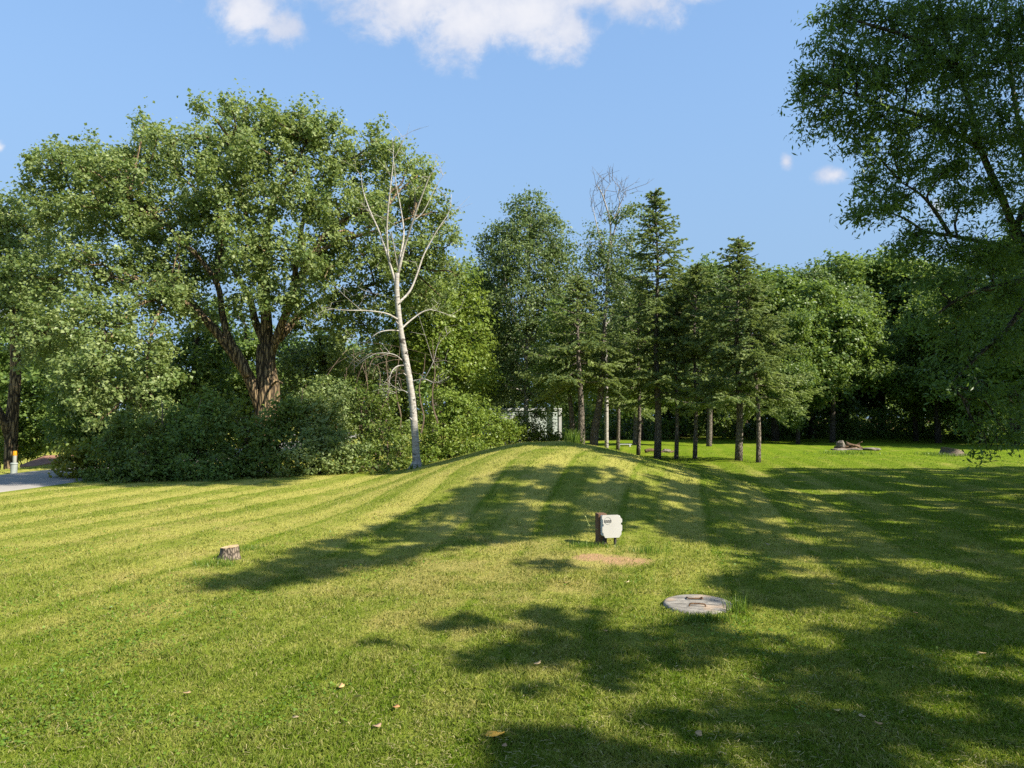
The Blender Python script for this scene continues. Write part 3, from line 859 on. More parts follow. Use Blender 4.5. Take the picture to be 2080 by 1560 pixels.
# ---- shrubs along the lawn edge
def shrub(label, lumps, mat, d, base_px, dens=6.5, per=20, srad=.22, L=.085, W=.06, group='shrubs along the lawn edge', name='shrub', cat='shrub', stems=7, inner=.35, twigs=.2):
    b = P(base_px, 900, d); b[2] = float(ground(b[0], b[1]))
    root = thing(name, label, cat, b, group)
    bl = [pb(*l) for l in lumps]
    g_ = Geo()
    for c, r in bl:
        for _ in range(2):
            a = b + np.array([rng.normal() * .25, rng.normal() * .2, -.05])
            g_.tube(branch_path(a, c + rng.normal(size=3) * .25, .05), [.028, .010], 5, cap=False)
    build_crown(root, mat, bl, dens, per, srad, L, W, g_, None, twigs, .55, .2, inner, rb=.02, twig_r=.006)
    g_.build('stems', M_TWIG, root)
    return root


shrub('yellow tinged bush at the left end of the shrubs, beside the road', [(150, 950, 34, 46, 19), (175, 920, 36, 30, 19.2), (150, 985, 26, 22, 18.8), (190, 970, 40, 36, 19)], M_YELLOW, 19.2, 165)
shrub('low dark shrub right of the yellow tinged bush, under the drooping cottonwood boughs', [(230, 930, 55, 60, 18.8), (290, 940, 60, 52, 18.5), (250, 975, 70, 24, 18.2), (200, 985, 40, 18, 18.4), (255, 868, 34, 36, 19.2), (300, 880, 26, 40, 19)], M_SHRUB, 18.8, 250)
shrub('deep shaded dark shrub left of the cottonwood trunk', [(370, 900, 60, 66, 19.2), (420, 880, 52, 60, 19.5), (390, 960, 80, 30, 18.4), (340, 950, 50, 40, 18.8), (420, 822, 30, 34, 19.9), (350, 845, 30, 30, 19.6)], M_WOOD, 19.2, 385)
shrub('dense shrub in front of the cottonwood trunk', [(500, 900, 60, 52, 19.6), (550, 890, 52, 60, 20), (520, 950, 70, 30, 19), (460, 940, 50, 40, 19), (575, 835, 30, 34, 20.3), (470, 850, 26, 34, 19.8)], M_SHRUB, 19.6, 520)
shrub('tall rounded shrub just right of the cottonwood trunk', [(630, 850, 55, 52, 21), (680, 840, 50, 46, 21.3), (640, 910, 62, 50, 20.2), (600, 940, 60, 30, 19.6), (690, 920, 50, 44, 20.4), (655, 795, 26, 34, 21.4), (700, 800, 22, 34, 21.6), (610, 810, 22, 30, 21)], M_COTTON, 20.8, 645)
shrub('brown twiggy shrub with hanging dead vines, left of the birch trunk', [(740, 840, 46, 56, 21.8), (720, 910, 46, 46, 21), (775, 880, 44, 56, 21.6), (740, 950, 60, 22, 20.6), (725, 795, 22, 34, 22), (785, 812, 24, 34, 22)], M_SHRUB, 21.6, 742, dens=3.2, twigs=.7)
shrub('small green shrub tight against the left of the birch trunk', [(815, 900, 34, 52, 22.8), (800, 945, 34, 18, 22.2)], M_SHRUB, 22.8, 812)
shrub('brightest yellow green shrub, right of the birch trunk', [(905, 830, 52, 48, 24.5), (950, 850, 50, 48, 24.8), (890, 890, 42, 46, 24), (940, 910, 55, 30, 24.2), (870, 930, 26, 26, 23.6)], M_LIME, 24.5, 915)
shrub('yellow green shrub at the mound crest, left of the shed wall', [(990, 865, 40, 40, 26), (1030, 875, 30, 32, 26.5), (985, 905, 40, 22, 26)], M_LIME, 26.3, 1000)
shrub('olive green shrub in front of the pale shed', [(1070, 880, 36, 28, 30), (1105, 886, 30, 26, 30), (1040, 885, 30, 34, 29.5), (1125, 898, 22, 20, 30), (1060, 850, 18, 12, 30.5), (1098, 842, 22, 8, 31)], M_SHRUB, 30, 1085)

# dead vines and hanging twigs by the birch
g_ = Geo()
for _ in range(22):
    a = P(rng.uniform(690, 830), rng.uniform(690, 770), rng.uniform(22.3, 23.5))
    q = [a]
    dirv = rng.normal(size=3) * np.array([.35, .2, .12])
    for s_ in range(4):
        q.append(q[-1] + dirv * rng.uniform(.5, 1.1) + np.array([0, 0, -.07 - .06 * s_]))
    g_.tube(spline(q, 2), [.010, .004], 3, cap=False)
for cx, top, bot in [(738, 730, 880), (790, 700, 860), (770, 740, 870), (700, 760, 900), (812, 700, 880), (880, 690, 860), (860, 720, 880)]:
    q = [P(cx + rng.normal() * 5, t_, 23.2) for t_ in np.linspace(bot, top, 6)]
    g_.tube(spline(q, 3), [.03, .008], 5, cap=False)
q0 = P(760, 900, 23.2)
o = g_.build('vine_tangle', M_TWIG, loc=G(q0[0], q0[1]))
tag(o, 'tangle of bare brown vines and dead stems among the shrubs left of the birch', 'vines')

# ------------------------------------------------------------------ spruces
def spruce(root, h, rad, bare, seed, lean=0.0, sparse=1.0, tr=.11):
    g0 = np.random.default_rng(seed)
    g_ = Geo()
    zz = np.linspace(-0.2, h, 12)
    tp = np.stack([lean * (np.maximum(zz, 0) / h) ** 1.5 + 0.04 * np.sin(zz), 0.04 * np.cos(zz * 1.3), zz], 1)
    tp0 = np.array(root.location)
    g_.tube(tp + tp0, np.linspace(tr, .012, 12), 8, .04)
    A, B, C_, T_, ti = [], [], [], [], []
    z = bare; kz = 0
    while z < h - 0.15:
        f = (z - bare) / (h - bare)
        Lb = rad * (1 - f) ** 0.75 * g0.uniform(.55, 1.15) + .14
        low = f < .28
        if low and g0.random() < 0.45 * sparse: Lb *= .45
        az = kz * 2.399 + g0.normal() * .35; kz += 1
        dv = np.array([math.cos(az), math.sin(az), 0])
        c0 = np.array([np.interp(z, zz, tp[:, 0]), np.interp(z, zz, tp[:, 1]), z])
        dr = (-.26 if f < .5 else .12 + .5 * (f - .5)) + g0.normal() * .17
        ns = max(4, int(Lb / .16))
        s = np.linspace(0, 1, ns)
        pts = c0 + dv * (s * Lb)[:, None]; pts[:, 2] += Lb * (dr * s * 1.3 - dr * .75 * s ** 2 * .9 + .10 * s ** 3)
        g_.prisms(pts[:-1] + tp0, pts[1:] + tp0, .022 * (1 - s[:-1]) + .006, .022 * (1 - s[1:]) + .005)
        sidev = np.array([-dv[1], dv[0], 0]); tb = np.clip(g0.normal(.72 if f < .32 else .45, .2), 0, 1)
        for i in range(ns):
            if s[i] < .16 and f < .8: continue
            if g0.random() < .22 * sparse: continue
            fw = dv * (.9) + np.array([0, 0, dr * .2]); base_ = pts[i]
            segs = [(fw, .16)]
            tl = Lb * .55 * (1.08 - s[i]) * g0.uniform(.6, 1.2) + .10
            for sg in (-1, 1):
                segs.append((dv * .75 + sidev * sg * g0.uniform(.7, 1.1) + np.array([0, 0, -.12 + g0.normal() * .12]), tl))
            for dd, ln in segs:
                dd = dd / np.linalg.norm(dd)
                m_ = max(1, int(ln / .085))
                q = base_ + dd * (np.arange(m_) * .085 + .04)[:, None]; q[:, 2] -= (np.arange(m_) * .085) ** 2 * .3
                for rep in range(5):
                    C_.append(q + g0.normal(size=q.shape) * .018); T_.append(np.repeat(dd[None], m_, 0) + g0.normal(size=(m_, 3)) * .42); ti.append(np.clip(tb + g0.normal(0, .2, m_), 0, 1))
        z += (.050 + .026 * g0.random()) * (1.0 if not low else 1.25) * (1.15 - .45 * f)
    # leader
    q = np.stack([np.full(14, lean), np.zeros(14), np.linspace(h - .9, h, 14)], 1)
    C_.append(q); T_.append(np.array([0, 0, 1]) + g0.normal(size=(14, 3)) * .6); ti.append(np.full(14, .5))
    C = np.concatenate(C_) + tp0; T = np.concatenate(T_); ti = np.concatenate(ti)
    T /= np.linalg.norm(T, axis=1)[:, None]
    nm = g0.normal(size=T.shape) * .6 + np.array([0, 0, .7]); nm -= T * (T * nm).sum(1)[:, None]; nm /= np.linalg.norm(nm, axis=1)[:, None]
    b = np.cross(nm, T)
    n = len(C); L = g0.uniform(.10, .18, n)[:, None]; W = g0.uniform(.035, .06, n)[:, None]
    V = np.stack([C - T * L * .5, C + b * W * .5, C + T * L * .5, C - b * W * .5], 1).reshape(-1, 3)
    q = np.arange(n) * 4
    g_.build('trunk', M_BARK2, root, smooth=True)
    link_mesh('needles', V, np.stack([q, q + 1, q + 2, q + 3], 1), M_SPRUCE, root, tint=ti)


SPR = [(1255, 914, 545, 1.7, 2.2, 'slim spruce at the left end of the spruce row, in front of the dying poplar'),
       (1297, 924, 560, 1.6, 2.6, 'thin spruce just left of the tallest spruce'),
       (1336, 931, 383, 2.0, 2.3, 'tallest spruce of the row with a sharp pointed top above the others'),
       (1374, 931, 600, 1.3, 3.0, 'short thin spruce just right of the tallest spruce'),
       (1412, 932, 535, 1.7, 2.4, 'spruce in the middle of the row, between two thin trunks'),
       (1501, 937, 480, 2.1, 2.2, 'broad dark spruce with a bare spiky top, second trunk from the right end'),
       (1541, 940, 575, 1.9, 2.4, 'dark spruce at the right end of the row, nearest the campfire pile'),
       (1180, 905, 560, 1.9, 3.0, 'spruce with a thick pale lower trunk standing behind the mound crest')]
for i, (px, py, top, rad, bare, lab) in enumerate(SPR):
    q = P(px, py, 27.5 if px < 1240 else min(36.0, CAM_H * F / (py - 850))); g = G(q[0], q[1])
    d = g[1]
    h = P(px, top, d)[2] - g[2]
    r = thing('spruce_tree', lab, 'tree', g, 'spruces beyond the mound')
    spruce(r, h, rad * 1.38, bare, 100 + i, lean=rng.normal() * .1, sparse=1.0, tr=.16 if px in (1336, 1501, 1180) else .10)

# deciduous trunks by the spruces
photo_tree('leaning_tree', 'leaning pale trunk tree between the first spruces, behind the mound crest', 'tree',
           [(1205, 905), (1208, 880), (1216, 830), (1222, 780), (1226, 700), (1228, 640)], 28.5, .2, .05,
           [(1226, 690, 40, 36, 29), (1195, 740, 40, 30, 29), (1260, 730, 36, 36, 29), (1225, 770, 46, 26, 28.6)], M_SPRUCE, M_BARK2, dens=3, per=16, L=.13, W=.05)
photo_tree('leaning_tree', 'slender grey trunk tree just right of the shed corner', 'tree',
           [(1166, 905), (1164, 880), (1160, 830), (1154, 780), (1150, 700)], 29, .14, .05,
           [(1150, 700, 46, 40, 29), (1120, 760, 40, 40, 29.3), (1170, 770, 40, 30, 29), (1140, 650, 40, 40, 29.3)], M_WOOD, M_BARK2, dens=3, L=.12, W=.1)

photo_tree('leafy_tree', 'round topped leafy tree filling the gap behind the middle spruce', 'tree',
           [(1440, 915), (1442, 850), (1440, 750), (1436, 660), (1434, 600)], 41, .17, .06,
           [(1432, 575, 46, 40, 41), (1400, 620, 46, 46, 41), (1465, 615, 46, 46, 41), (1430, 680, 60, 50, 41), (1380, 690, 46, 46, 41.5), (1480, 690, 46, 46, 41.5), (1430, 760, 66, 46, 41), (1350, 770, 46, 40, 42), (1330, 620, 36, 40, 42)],
           M_WOOD2, M_BARK2, dens=2.4, L=.16, W=.13)
photo_tree('leafy_tree', 'yellow green leafy tree glimpsed between the two leftmost spruces', 'tree',
           [(1290, 912), (1292, 840), (1290, 740), (1288, 660)], 43, .17, .06,
           [(1290, 640, 50, 46, 43), (1260, 690, 46, 46, 43), (1320, 700, 46, 46, 43), (1285, 760, 60, 46, 43), (1230, 780, 50, 46, 43.5), (1340, 800, 46, 30, 43)],
           M_LIME, M_BARK2, dens=2.3, L=.16, W=.13)

# ------------------------------------------------------------------ woods (templates copied)
def template(seed, lumps, h, name='woodland_tree', mat=M_WOOD, dens=2.2, L=.2, W=.16, per=15, srad=.5):
    root = thing(name, 'x', 'tree', (0, 0, 0))
    g_ = Geo()
    p = spline([(0, 0, -.3), (.1, 0, h * .3), (-.1, .1, h * .6), (0, 0, h * .85)], 4)
    g_.tube(p, np.linspace(.24, .06, len(p)), 8, .05)
    build_crown(root, mat, [(np.array(c, float), r) for c, r in lumps], dens, per, srad, L, W, g_, p[4:], .15, inner=.4, rb=.07)
    g_.build('trunk', M_BARKD, root, smooth=True)
    return root


def rand_lumps(g0, h, w, low=.22):
    out = []
    for _ in range(15):
        f = g0.uniform(low, .92)
        prof = math.sin(PI * min(1, (f - low * .6) / (1 - low * .6)) ** .8) * w
        a = g0.uniform(0, 2 * PI); rr = prof * g0.uniform(.25, .8)
        s = g0.uniform(.8, 1.35)
        out.append(((math.cos(a) * rr, math.sin(a) * rr, h * f), (1.25 * s, 1.25 * s, 1.0 * s)))
    out.append(((0, 0, h * .9), (1.3, 1.3, 1.1)))
    return out


TPL = []
for q in range(4):
    g0 = np.random.default_rng(40 + q)
    TPL.append(template(40 + q, rand_lumps(g0, 12.0, 3.4, .16), 12.0, mat=[M_WOOD, M_WOOD, M_WOOD2, M_WOOD][q]))
WOODS = [  # px, distance, top py, width scale, template, label
    (1440, 52, 535, 1.0, 0, 'rounded woodland tree showing above the spruce row, left of the spiky spruce'),
    (1575, 50, 560, 1.1, 1, 'woodland tree just right of the spiky topped spruce'),
    (1650, 54, 545, 1.0, 2, 'grey green woodland tree with its top at the notch in the treeline'),
    (1715, 58, 522, 1.1, 0, 'tall rounded woodland tree behind the campfire pile'),
    (1790, 60, 528, 1.1, 3, 'rounded woodland tree in the treeline right of the one behind the campfire pile'),
    (1870, 58, 540, 1.1, 1, 'woodland tree partly behind the overhanging ash boughs'),
    (1960, 54, 545, 1.2, 2, 'shaded woodland tree behind the old stump, under the ash boughs'),
    (2060, 50, 500, 1.2, 3, 'shaded woodland tree at the right edge of the picture'),
    (1620, 45, 640, .8, 3, 'lower woodland tree right of the last spruce, at the edge of the lawn'),
    (1860, 50, 640, .9, 0, 'dark low woodland tree at the lawn edge between the campfire pile and the old stump'),
    (1990, 46, 640, 1.0, 3, 'dark low woodland tree at the lawn edge beyond the old stump'),
    (2120, 42, 560, 1.1, 1, 'dark woodland tree beyond the lawn, half out of the picture on the right'),
    (1905, 47, 600, 1.0, 1, 'dark woodland tree just left of the old stump, crown half behind the ash'),
    (2060, 41, 560, 1.1, 0, 'dark woodland tree right of the old stump, low in the shade'),
    (2230, 38, 420, 1.2, 3, 'woodland tree beyond the right edge of the picture, nearest the lawn'),
    (2330, 43, 420, 1.2, 0, 'woodland tree beyond the right edge of the picture, farther back'),
    (2200, 48, 480, 1.2, 1, 'woodland tree beyond the right edge of the picture, behind the nearest one'),
    (1380, 56, 585, 1.0, 2, 'woodland tree seen between the tallest spruce and the middle spruce'),
    (1300, 52, 620, 1.0, 1, 'woodland tree seen low between the left spruces'),
    (1180, 54, 640, 1.0, 0, 'woodland tree in the gap behind the shed corner'),
    (1500, 58, 560, 1.1, 3, 'woodland tree directly behind the spiky topped spruce'),
]
for i, (px, d, top, ws, q, lab) in enumerate(WOODS):
    p = P(px, 850, d); b = G(p[0], p[1]); h = P(px, top, d)[2] - b[2]
    s = h / 11.7
    copy_thing(TPL[q], b, i * 1.7, (s * ws * 1.05, s * ws * 1.05, s), lab, 'woodland trees beyond the lawn')
for t_ in TPL:
    for ch in list(t_.children): bpy.data.objects.remove(ch)
    bpy.data.objects.remove(t_)

# the sunlit maple at the wood's edge
photo_tree('maple_tree', 'bright sunlit maple in front of the dark woods, left of the campfire pile', 'tree',
           [(1690, 890), (1692, 840), (1690, 760), (1685, 680), (1680, 620)], 47, .2, .06,
           [(1680, 650, 60, 40, 47), (1640, 690, 46, 40, 46.5), (1715, 700, 50, 40, 46.5), (1670, 740, 56, 36, 46), (1725, 660, 40, 40, 47), (1680, 790, 44, 30, 45.6), (1760, 690, 40, 50, 47.5), (1770, 760, 44, 30, 47), (1620, 640, 40, 40, 47), (1660, 610, 50, 36, 47.5)],
           M_WOOD, M_BARKD, dens=2.4, per=15, srad=.42, L=.19, W=.17)

# far woods closing the view
nfw = 5200
fx = rng.uniform(-95, 130, nfw); fy = rng.uniform(72, 90, nfw); fz = rng.random(nfw) ** .8
hmax = 10.0 + 1.4 * np.sin(fx * .21) + 1.1 * np.sin(fx * .53 + 1) + 3.0 * sst(0, 40, fx)
SC = np.stack([fx, fy, ground(fx, fy) + fz * hmax], 1)
V, Fc, ti = crown_leaves(SC, np.tile(np.array([0, -.7, .5]), (nfw, 1)), 26, .95, .42, .36)
o = link_mesh('far_woods', V, Fc, M_WOOD, tint=ti); o['kind'] = 'stuff'
tag(o, 'far dark wood closing the view behind the nearer trees', 'woods')
# undergrowth at the wood's edge
nu = 2600
px = rng.uniform(1120, 2200, nu); dd = rng.uniform(52, 70, nu)
fx = (px - 1040) / F * dd; fy = dd + .12 * np.maximum(0, fx - 15) * 0
SC = np.stack([fx, fy, ground(fx, fy) + rng.random(nu) ** 1.5 * 2.6], 1)
V, Fc, ti = crown_leaves(SC, np.tile(np.array([0, -.5, .7]), (nu, 1)), 20, .5, .22, .16)
o = link_mesh('undergrowth', V, Fc, M_WOOD, tint=ti); o['kind'] = 'stuff'
tag(o, 'dark undergrowth below the woodland trees', 'undergrowth')

# ------------------------------------------------------------------ the ash overhanging on the right
D = 16.0
ab = G(13.2, 16.2)
ash = thing('ash_tree', 'big dark ash overhanging from the right edge with drooping narrow leaved boughs', 'tree', ab)
tg = Geo(); att = []
pts = [ab - np.array([0, 0, .3]), np.array([12.9, 16.2, 2.2]), P(2110, 560, 16.2), P(2062, 470, 16)]
p = spline(pts, 5); tg.tube(p, np.linspace(.26, .11, len(p)), 10, .05); att += list(p[8:])
for pts, r0, r1 in [
    ([(2062, 470), (2035, 400, -.2), (1995, 310, -.4), (1975, 230, -.6), (1950, 150, -.8), (1920, 60, -1), (1900, -40, -1)], .085, .03),
    ([(1990, 300, -.4), (1930, 265, -.8), (1870, 235, -1.1), (1800, 215, -1.4), (1740, 195, -1.6), (1690, 180, -1.8)], .065, .014),
    ([(2062, 470), (2090, 380, .2), (2070, 260, .3), (2050, 120, .3), (2040, -40, .3)], .075, .03),
    ([(2050, 500), (1990, 490, -.4), (1930, 478, -.8), (1880, 470, -1.1), (1840, 445, -1.3), (1790, 425, -1.5)], .055, .012),
    ([(1930, 478, -.8), (1900, 430, -1), (1870, 395, -1.1), (1830, 370, -1.2)], .05, .015),
    ([(1950, 150, -.8), (1880, 90, -1.2), (1800, 60, -1.5), (1730, 40, -1.6)], .07, .02),
    ([(2110, 560), (2040, 580, -.6), (1960, 600, -1), (1900, 640, -1.3)], .09, .02),
    ([(2110, 560), (2060, 650, -.6), (1990, 720, -1), (1930, 780, -1.2)], .07, .02)]:
    q = ppath(pts, D); tg.tube(q, np.linspace(r0, r1, len(q)), 7, .04); att += list(q[3:])
blobs = [pb(*b) for b in [
    (1720, 30, 55, 46, 14.8), (1800, 40, 85, 60, 14.8), (1900, 40, 90, 70, 15), (2000, 40, 90, 80, 15.4), (2080, 80, 60, 90, 15.6), (1690, 110, 46, 44, 14.4), (1660, 190, 50, 44, 14.3), (1640, 160, 26, 40, 14.3), (1740, 150, 80, 60, 14.5), (1830, 140, 85, 60, 14.7), (1920, 140, 80, 65, 15), (2010, 150, 80, 70, 15.4),
    (1700, 240, 66, 40, 14.4), (1790, 240, 80, 46, 14.6), (1740, 290, 34, 34, 14.5), (1870, 260, 70, 46, 14.8), (1950, 260, 60, 60, 15), (2030, 270, 60, 70, 15.4), (1810, 310, 46, 34, 14.6), (1860, 340, 50, 36, 14.8), (1930, 340, 60, 40, 15.2),
    (1770, 370, 46, 30, 14.6), (1755, 430, 40, 40, 14.4), (1800, 420, 34, 26, 14.6), (1840, 400, 36, 24, 14.8), (2010, 380, 60, 40, 15.5), (1950, 410, 44, 36, 15.3), (1860, 480, 50, 26, 14.9), (1930, 510, 60, 36, 15), (1840, 515, 40, 28, 14.8), (2010, 520, 60, 50, 15.2),
    (1905, 580, 50, 34, 14.9), (1970, 620, 56, 36, 15), (2040, 600, 50, 44, 15.4), (1885, 655, 36, 26, 14.8), (1945, 700, 46, 30, 14.9), (2035, 710, 50, 40, 15.2), (1930, 780, 34, 26, 14.8), (1995, 800, 46, 30, 15), (2060, 810, 40, 40, 15.3), (1980, 865, 36, 20, 14.9), (2050, 885, 44, 22, 15.2), (2005, 915, 26, 11, 15), (2090, 480, 60, 90, 16), (2110, 300, 60, 90, 16), (2110, 680, 60, 90, 16.5), (2130, 850, 60, 60, 16.5)]]
build_crown(ash, M_ASH, blobs, 7.6, 17, 0.23, 0.11, 0.036, tg, att, 0.3, up=.4, droop=.6, inner=.3, rb=.03, rough=.3, twig_r=.007)
tg.build('trunk', M_BARKD, ash, smooth=True)

# ------------------------------------------------------------------ trees standing outside the picture on the right; their shade falls across the lawn
def in_poly(x, y, poly):
    inside = np.zeros(len(x), bool); n = len(poly)
    for i in range(n):
        (x0, y0), (x1, y1) = poly[i], poly[(i + 1) % n]
        c_ = ((y0 > y) != (y1 > y)) & (x < (x1 - x0) * (y - y0) / (y1 - y0 + 1e-12) + x0)
        inside ^= c_
    return inside


SHADE = [  # outline of each crown's shade on the lawn, metres (x right, y ahead), and how full it is
    ([(345, 1212), (470, 1168), (590, 1128), (720, 1085), (830, 1048), (905, 1022), (955, 985), (1040, 955), (1130, 946), (1270, 958), (1420, 985), (1600, 1000), (2100, 1000), (2100, 1150), (1900, 1160), (1760, 1135), (1560, 1120), (1400, 1096), (1320, 1075), (1180, 1082), (1060, 1098), (930, 1110), (800, 1140), (640, 1180), (470, 1205)], 1.0),
    ([(1180, 902), (1260, 912), (1400, 940), (1560, 975), (1600, 995), (1480, 985), (1330, 952), (1220, 925)], 1.0),
    ([(1560, 952), (2100, 948), (2100, 1000), (1600, 992)], 1.0),
    ([(715, 1328), (850, 1280), (960, 1250), (1080, 1238), (1180, 1262), (1290, 1310), (1400, 1320), (1560, 1290), (1700, 1300), (1850, 1290), (2100, 1240), (2100, 1400), (1960, 1390), (1830, 1410), (1680, 1380), (1520, 1365), (1380, 1375), (1240, 1398), (1160, 1370), (1030, 1375), (960, 1340), (850, 1325)], .8),
    ([(1440, 1180), (1560, 1150), (1800, 1165), (2100, 1180), (2100, 1250), (1850, 1290), (1700, 1240), (1540, 1230)], .8),
    ([(1005, 1450), (1060, 1395), (1110, 1440), (1230, 1490), (1380, 1450), (1540, 1440), (1690, 1475), (1730, 1600), (1020, 1600)], .9),
    ([(1730, 1450), (2100, 1420), (2100, 1600), (1760, 1600)], .75),
    ([(1020, 1120), (1200, 1140), (1180, 1165), (1040, 1150)], .35),
    ([(1180, 1185), (1330, 1170), (1500, 1160), (1560, 1240), (1540, 1300), (1380, 1320), (1240, 1280), (1120, 1240)], .42),
    ([(1480, 1110), (1800, 1120), (2100, 1130), (2100, 1420), (1800, 1430), (1640, 1400), (1540, 1300), (1520, 1200)], .55),
    ([(1420, 1370), (1700, 1380), (2100, 1400), (2100, 1600), (1720, 1600), (1560, 1460)], .5)]
slope = 1 / math.tan(SUN_EL)
SH_dir = np.array([math.sin(SUN_AZ), math.cos(SUN_AZ)])
SCs = []
for poly, fill in SHADE:
    pw = [tuple(on_ground(a, b)[:2]) for a, b in poly]
    xs = np.array([q[0] for q in pw]); ys = np.array([q[1] for q in pw])
    area = 0.5 * abs(np.dot(xs, np.roll(ys, 1)) - np.dot(ys, np.roll(xs, 1)))
    n = int(area * 42 * fill * (xs.max() - xs.min()) * (ys.max() - ys.min()) / max(area, .1))
    x = rng.uniform(xs.min(), xs.max(), n); y = rng.uniform(ys.min(), ys.max(), n)
    ok = in_poly(x, y, pw); x, y = x[ok], y[ok]
    # leave ragged holes
    hole = np.sin(x * 2.3 + 1.3 * np.sin(y * 1.9)) * np.sin(y * 2.6 + np.sin(x * 1.4) * 1.2)
    hole = np.minimum(hole, 1.5 * (vnoise(x, y, 1.6, 21) - .22) )
    ok = (hole > -.5 + (1 - fill) * 1.1 + .08) | (rng.random(len(x)) < .25 * fill); x, y = x[ok], y[ok]
    gz = ground(x, y)
    h = 8.2 + 1.8 * np.sin(x * .55 + 1) * np.cos(y * .4) + rng.normal(0, .5, len(x)) - .25 * np.maximum(0, 6 - y)
    h = np.clip(h, 6.0, 12)
    SCs.append(np.stack([x + SH_dir[0] * slope * (h - gz), y + SH_dir[1] * slope * (h - gz), h], 1))
# unseen upper boughs added up the sun's rays to shade ash and far-left shrubs
ash_me = [c for c in ash.children if c.name.startswith('crown')][0].data
av = np.zeros(len(ash_me.vertices) * 3, np.float32); ash_me.vertices.foreach_get('co', av)
av = av.reshape(-1, 3)[::4] + np.array(ash.location)
av = av[rng.choice(len(av), 6800, replace=False)]
lobe = np.sin(av[:, 0] * 1.5 + av[:, 2] * .8) * np.sin(av[:, 2] * 1.7 - av[:, 0] * .5)
av = av[(lobe > -.42)]
SCs.append(av + S * rng.uniform(13, 17, len(av))[:, None])
n = 2600
xs_, ys_ = rng.uniform(-12.6, -5.2, n), rng.uniform(16.6, 21.0, n)
hs_ = rng.uniform(13.5, 17, n); zt_ = rng.uniform(.1, 1.9, n)
hole = np.sin(xs_ * 1.9 + 1) * np.sin(ys_ * 2.2)
kk = (hole > -.6) & (ys_ > 16.2 - (xs_ + 8) * -.15)
SCs.append(np.stack([xs_ + SH_dir[0] * slope * (hs_ - zt_), ys_ + SH_dir[1] * slope * (hs_ - zt_), hs_], 1)[kk])
SC = np.concatenate(SCs)
# nothing of these crowns may reach into the picture
ang = np.abs(SC[:, 0]) / np.maximum(SC[:, 1], .1)
SC = SC[(ang > .86) | (SC[:, 1] < .5) | ((SC[:, 2] - CAM_H) / np.maximum(SC[:, 1], .1) > .72)]
ROOTS = [(9.8, .2, 'shade tree nearest the viewer, just outside the picture on the right'), (12.6, 6.6, 'second shade tree outside the picture on the right, beyond the nearest'), (19.5, 10.0, 'third shade tree outside the picture on the right, beside the ash'), (25.5, 15.5, 'farthest shade tree outside the picture on the right')]
dist = np.stack([np.hypot(SC[:, 0] - a, SC[:, 1] - b) for a, b, _ in ROOTS], 1)
own = np.argmin(dist, 1)
for i, (a, b, lab) in enumerate(ROOTS):
    s = SC[own == i]
    if len(s) < 10: continue
    gb = G(a, b)
    r = thing('shade_tree', lab, 'tree', gb, 'trees shading the lawn')
    SO = s - np.array([a, b, 7.0]); SO /= np.linalg.norm(SO, axis=1)[:, None] + 1e-6
    V, Fc, ti = crown_leaves(s, SO, 15, .17, .15, .10, up=.6)
    link_mesh('crown', V, Fc, M_ASH, r, tint=ti)
    g_ = Geo()
    p = spline([gb - np.array([0, 0, .3]), gb + np.array([.1, .1, 2.5]), gb + np.array([-.1, .2, 5]), gb + np.array([0, 0, 8.0])], 4)
    g_.tube(p, np.linspace(.34, .1, len(p)), 10, .05)
    for _ in range(16):
        cand = s[rng.integers(len(s), size=6)]; st = p[rng.integers(5, len(p))]
        e = cand[np.argmin(np.linalg.norm(cand - st, axis=1))]
        g_.tube(branch_path(st, e, .05), [.035, .008], 5, cap=False)
    g_.build('trunk', M_BARKD, r, smooth=True)

# ------------------------------------------------------------------ control box on its post
M_POST = plain('treated_wood', (0.10, 0.058, 0.036), (0.18, 0.11, 0.068), 9, .85, .4, .1, zs=.2)
M_PLASTIC = plain('grey_plastic', (0.37, 0.355, 0.325), (0.425, 0.41, 0.38), 3, .6, .02, .3)
M_DARK = plain('dark_pipe', (0.02, 0.018, 0.016), (0.05, 0.045, 0.04), 10, .7)
M_INK = plain('black_ink', (0.015, 0.015, 0.015), (0.03, 0.03, 0.03), 10, .6)
M_RING = plain('grey_ink', (0.22, 0.22, 0.21), (0.30, 0.30, 0.29), 10, .6)
bp = BOXP.copy(); bp[2] += .022
jb = thing('control_box', 'grey plastic electrical control box on a short brown wooden post in the lawn', 'control box', bp)
A = R(11)
_rb = rotz(A, bp)
MT = lambda V: _rb(np.asarray(V, float) * np.array([.92, .92, .93]) + np.array([0, 0, -.012]))
sc_ = bp[1] / F
g_ = Geo(); g_.box((-.155, .05, -.15), (-.03, .19, .40), MT, .006)
g_.build('post', M_POST, jb)
g_ = Geo(); g_.box((-.125, -.055, .115), (.125, .048, .385), MT, .01)
g_.build('housing', plain('housing_plastic', (0.50, 0.50, 0.50), (0.58, 0.58, 0.57), 5, .55, .05, .35), jb)
w2, z0, z1, c_ = .142, .098, .398, .045
poly = [(-w2 + c_, z0), (w2 - c_, z0), (w2 - .012, z0 + c_), (w2 - .012, z0 + .085), (w2, z0 + .095), (w2, z0 + .165), (w2 - .018, z0 + .172), (w2 - .018, z0 + .195), (w2, z0 + .202), (w2, z1 - c_ - .012), (w2 - .02, z1 - c_ + .01), (w2 - c_ - .01, z1), (-w2 + .01, z1), (-w2, z1 - .012), (-w2, z1 - .05), (-w2 + .012, z1 - .058),
        (-w2 + .012, z0 + .185), (-w2 + .022, z0 + .18), (-w2 + .022, z0 + .155), (-w2 + .004, z0 + .148), (-w2 + .004, z0 + .075), (-w2 + .02, z0 + .06), (-w2 + .02, z0 + .04)]
g_ = Geo(); g_.prism(poly, -.078, -.0555, MT); cover = g_.build('cover', M_PLASTIC, jb)
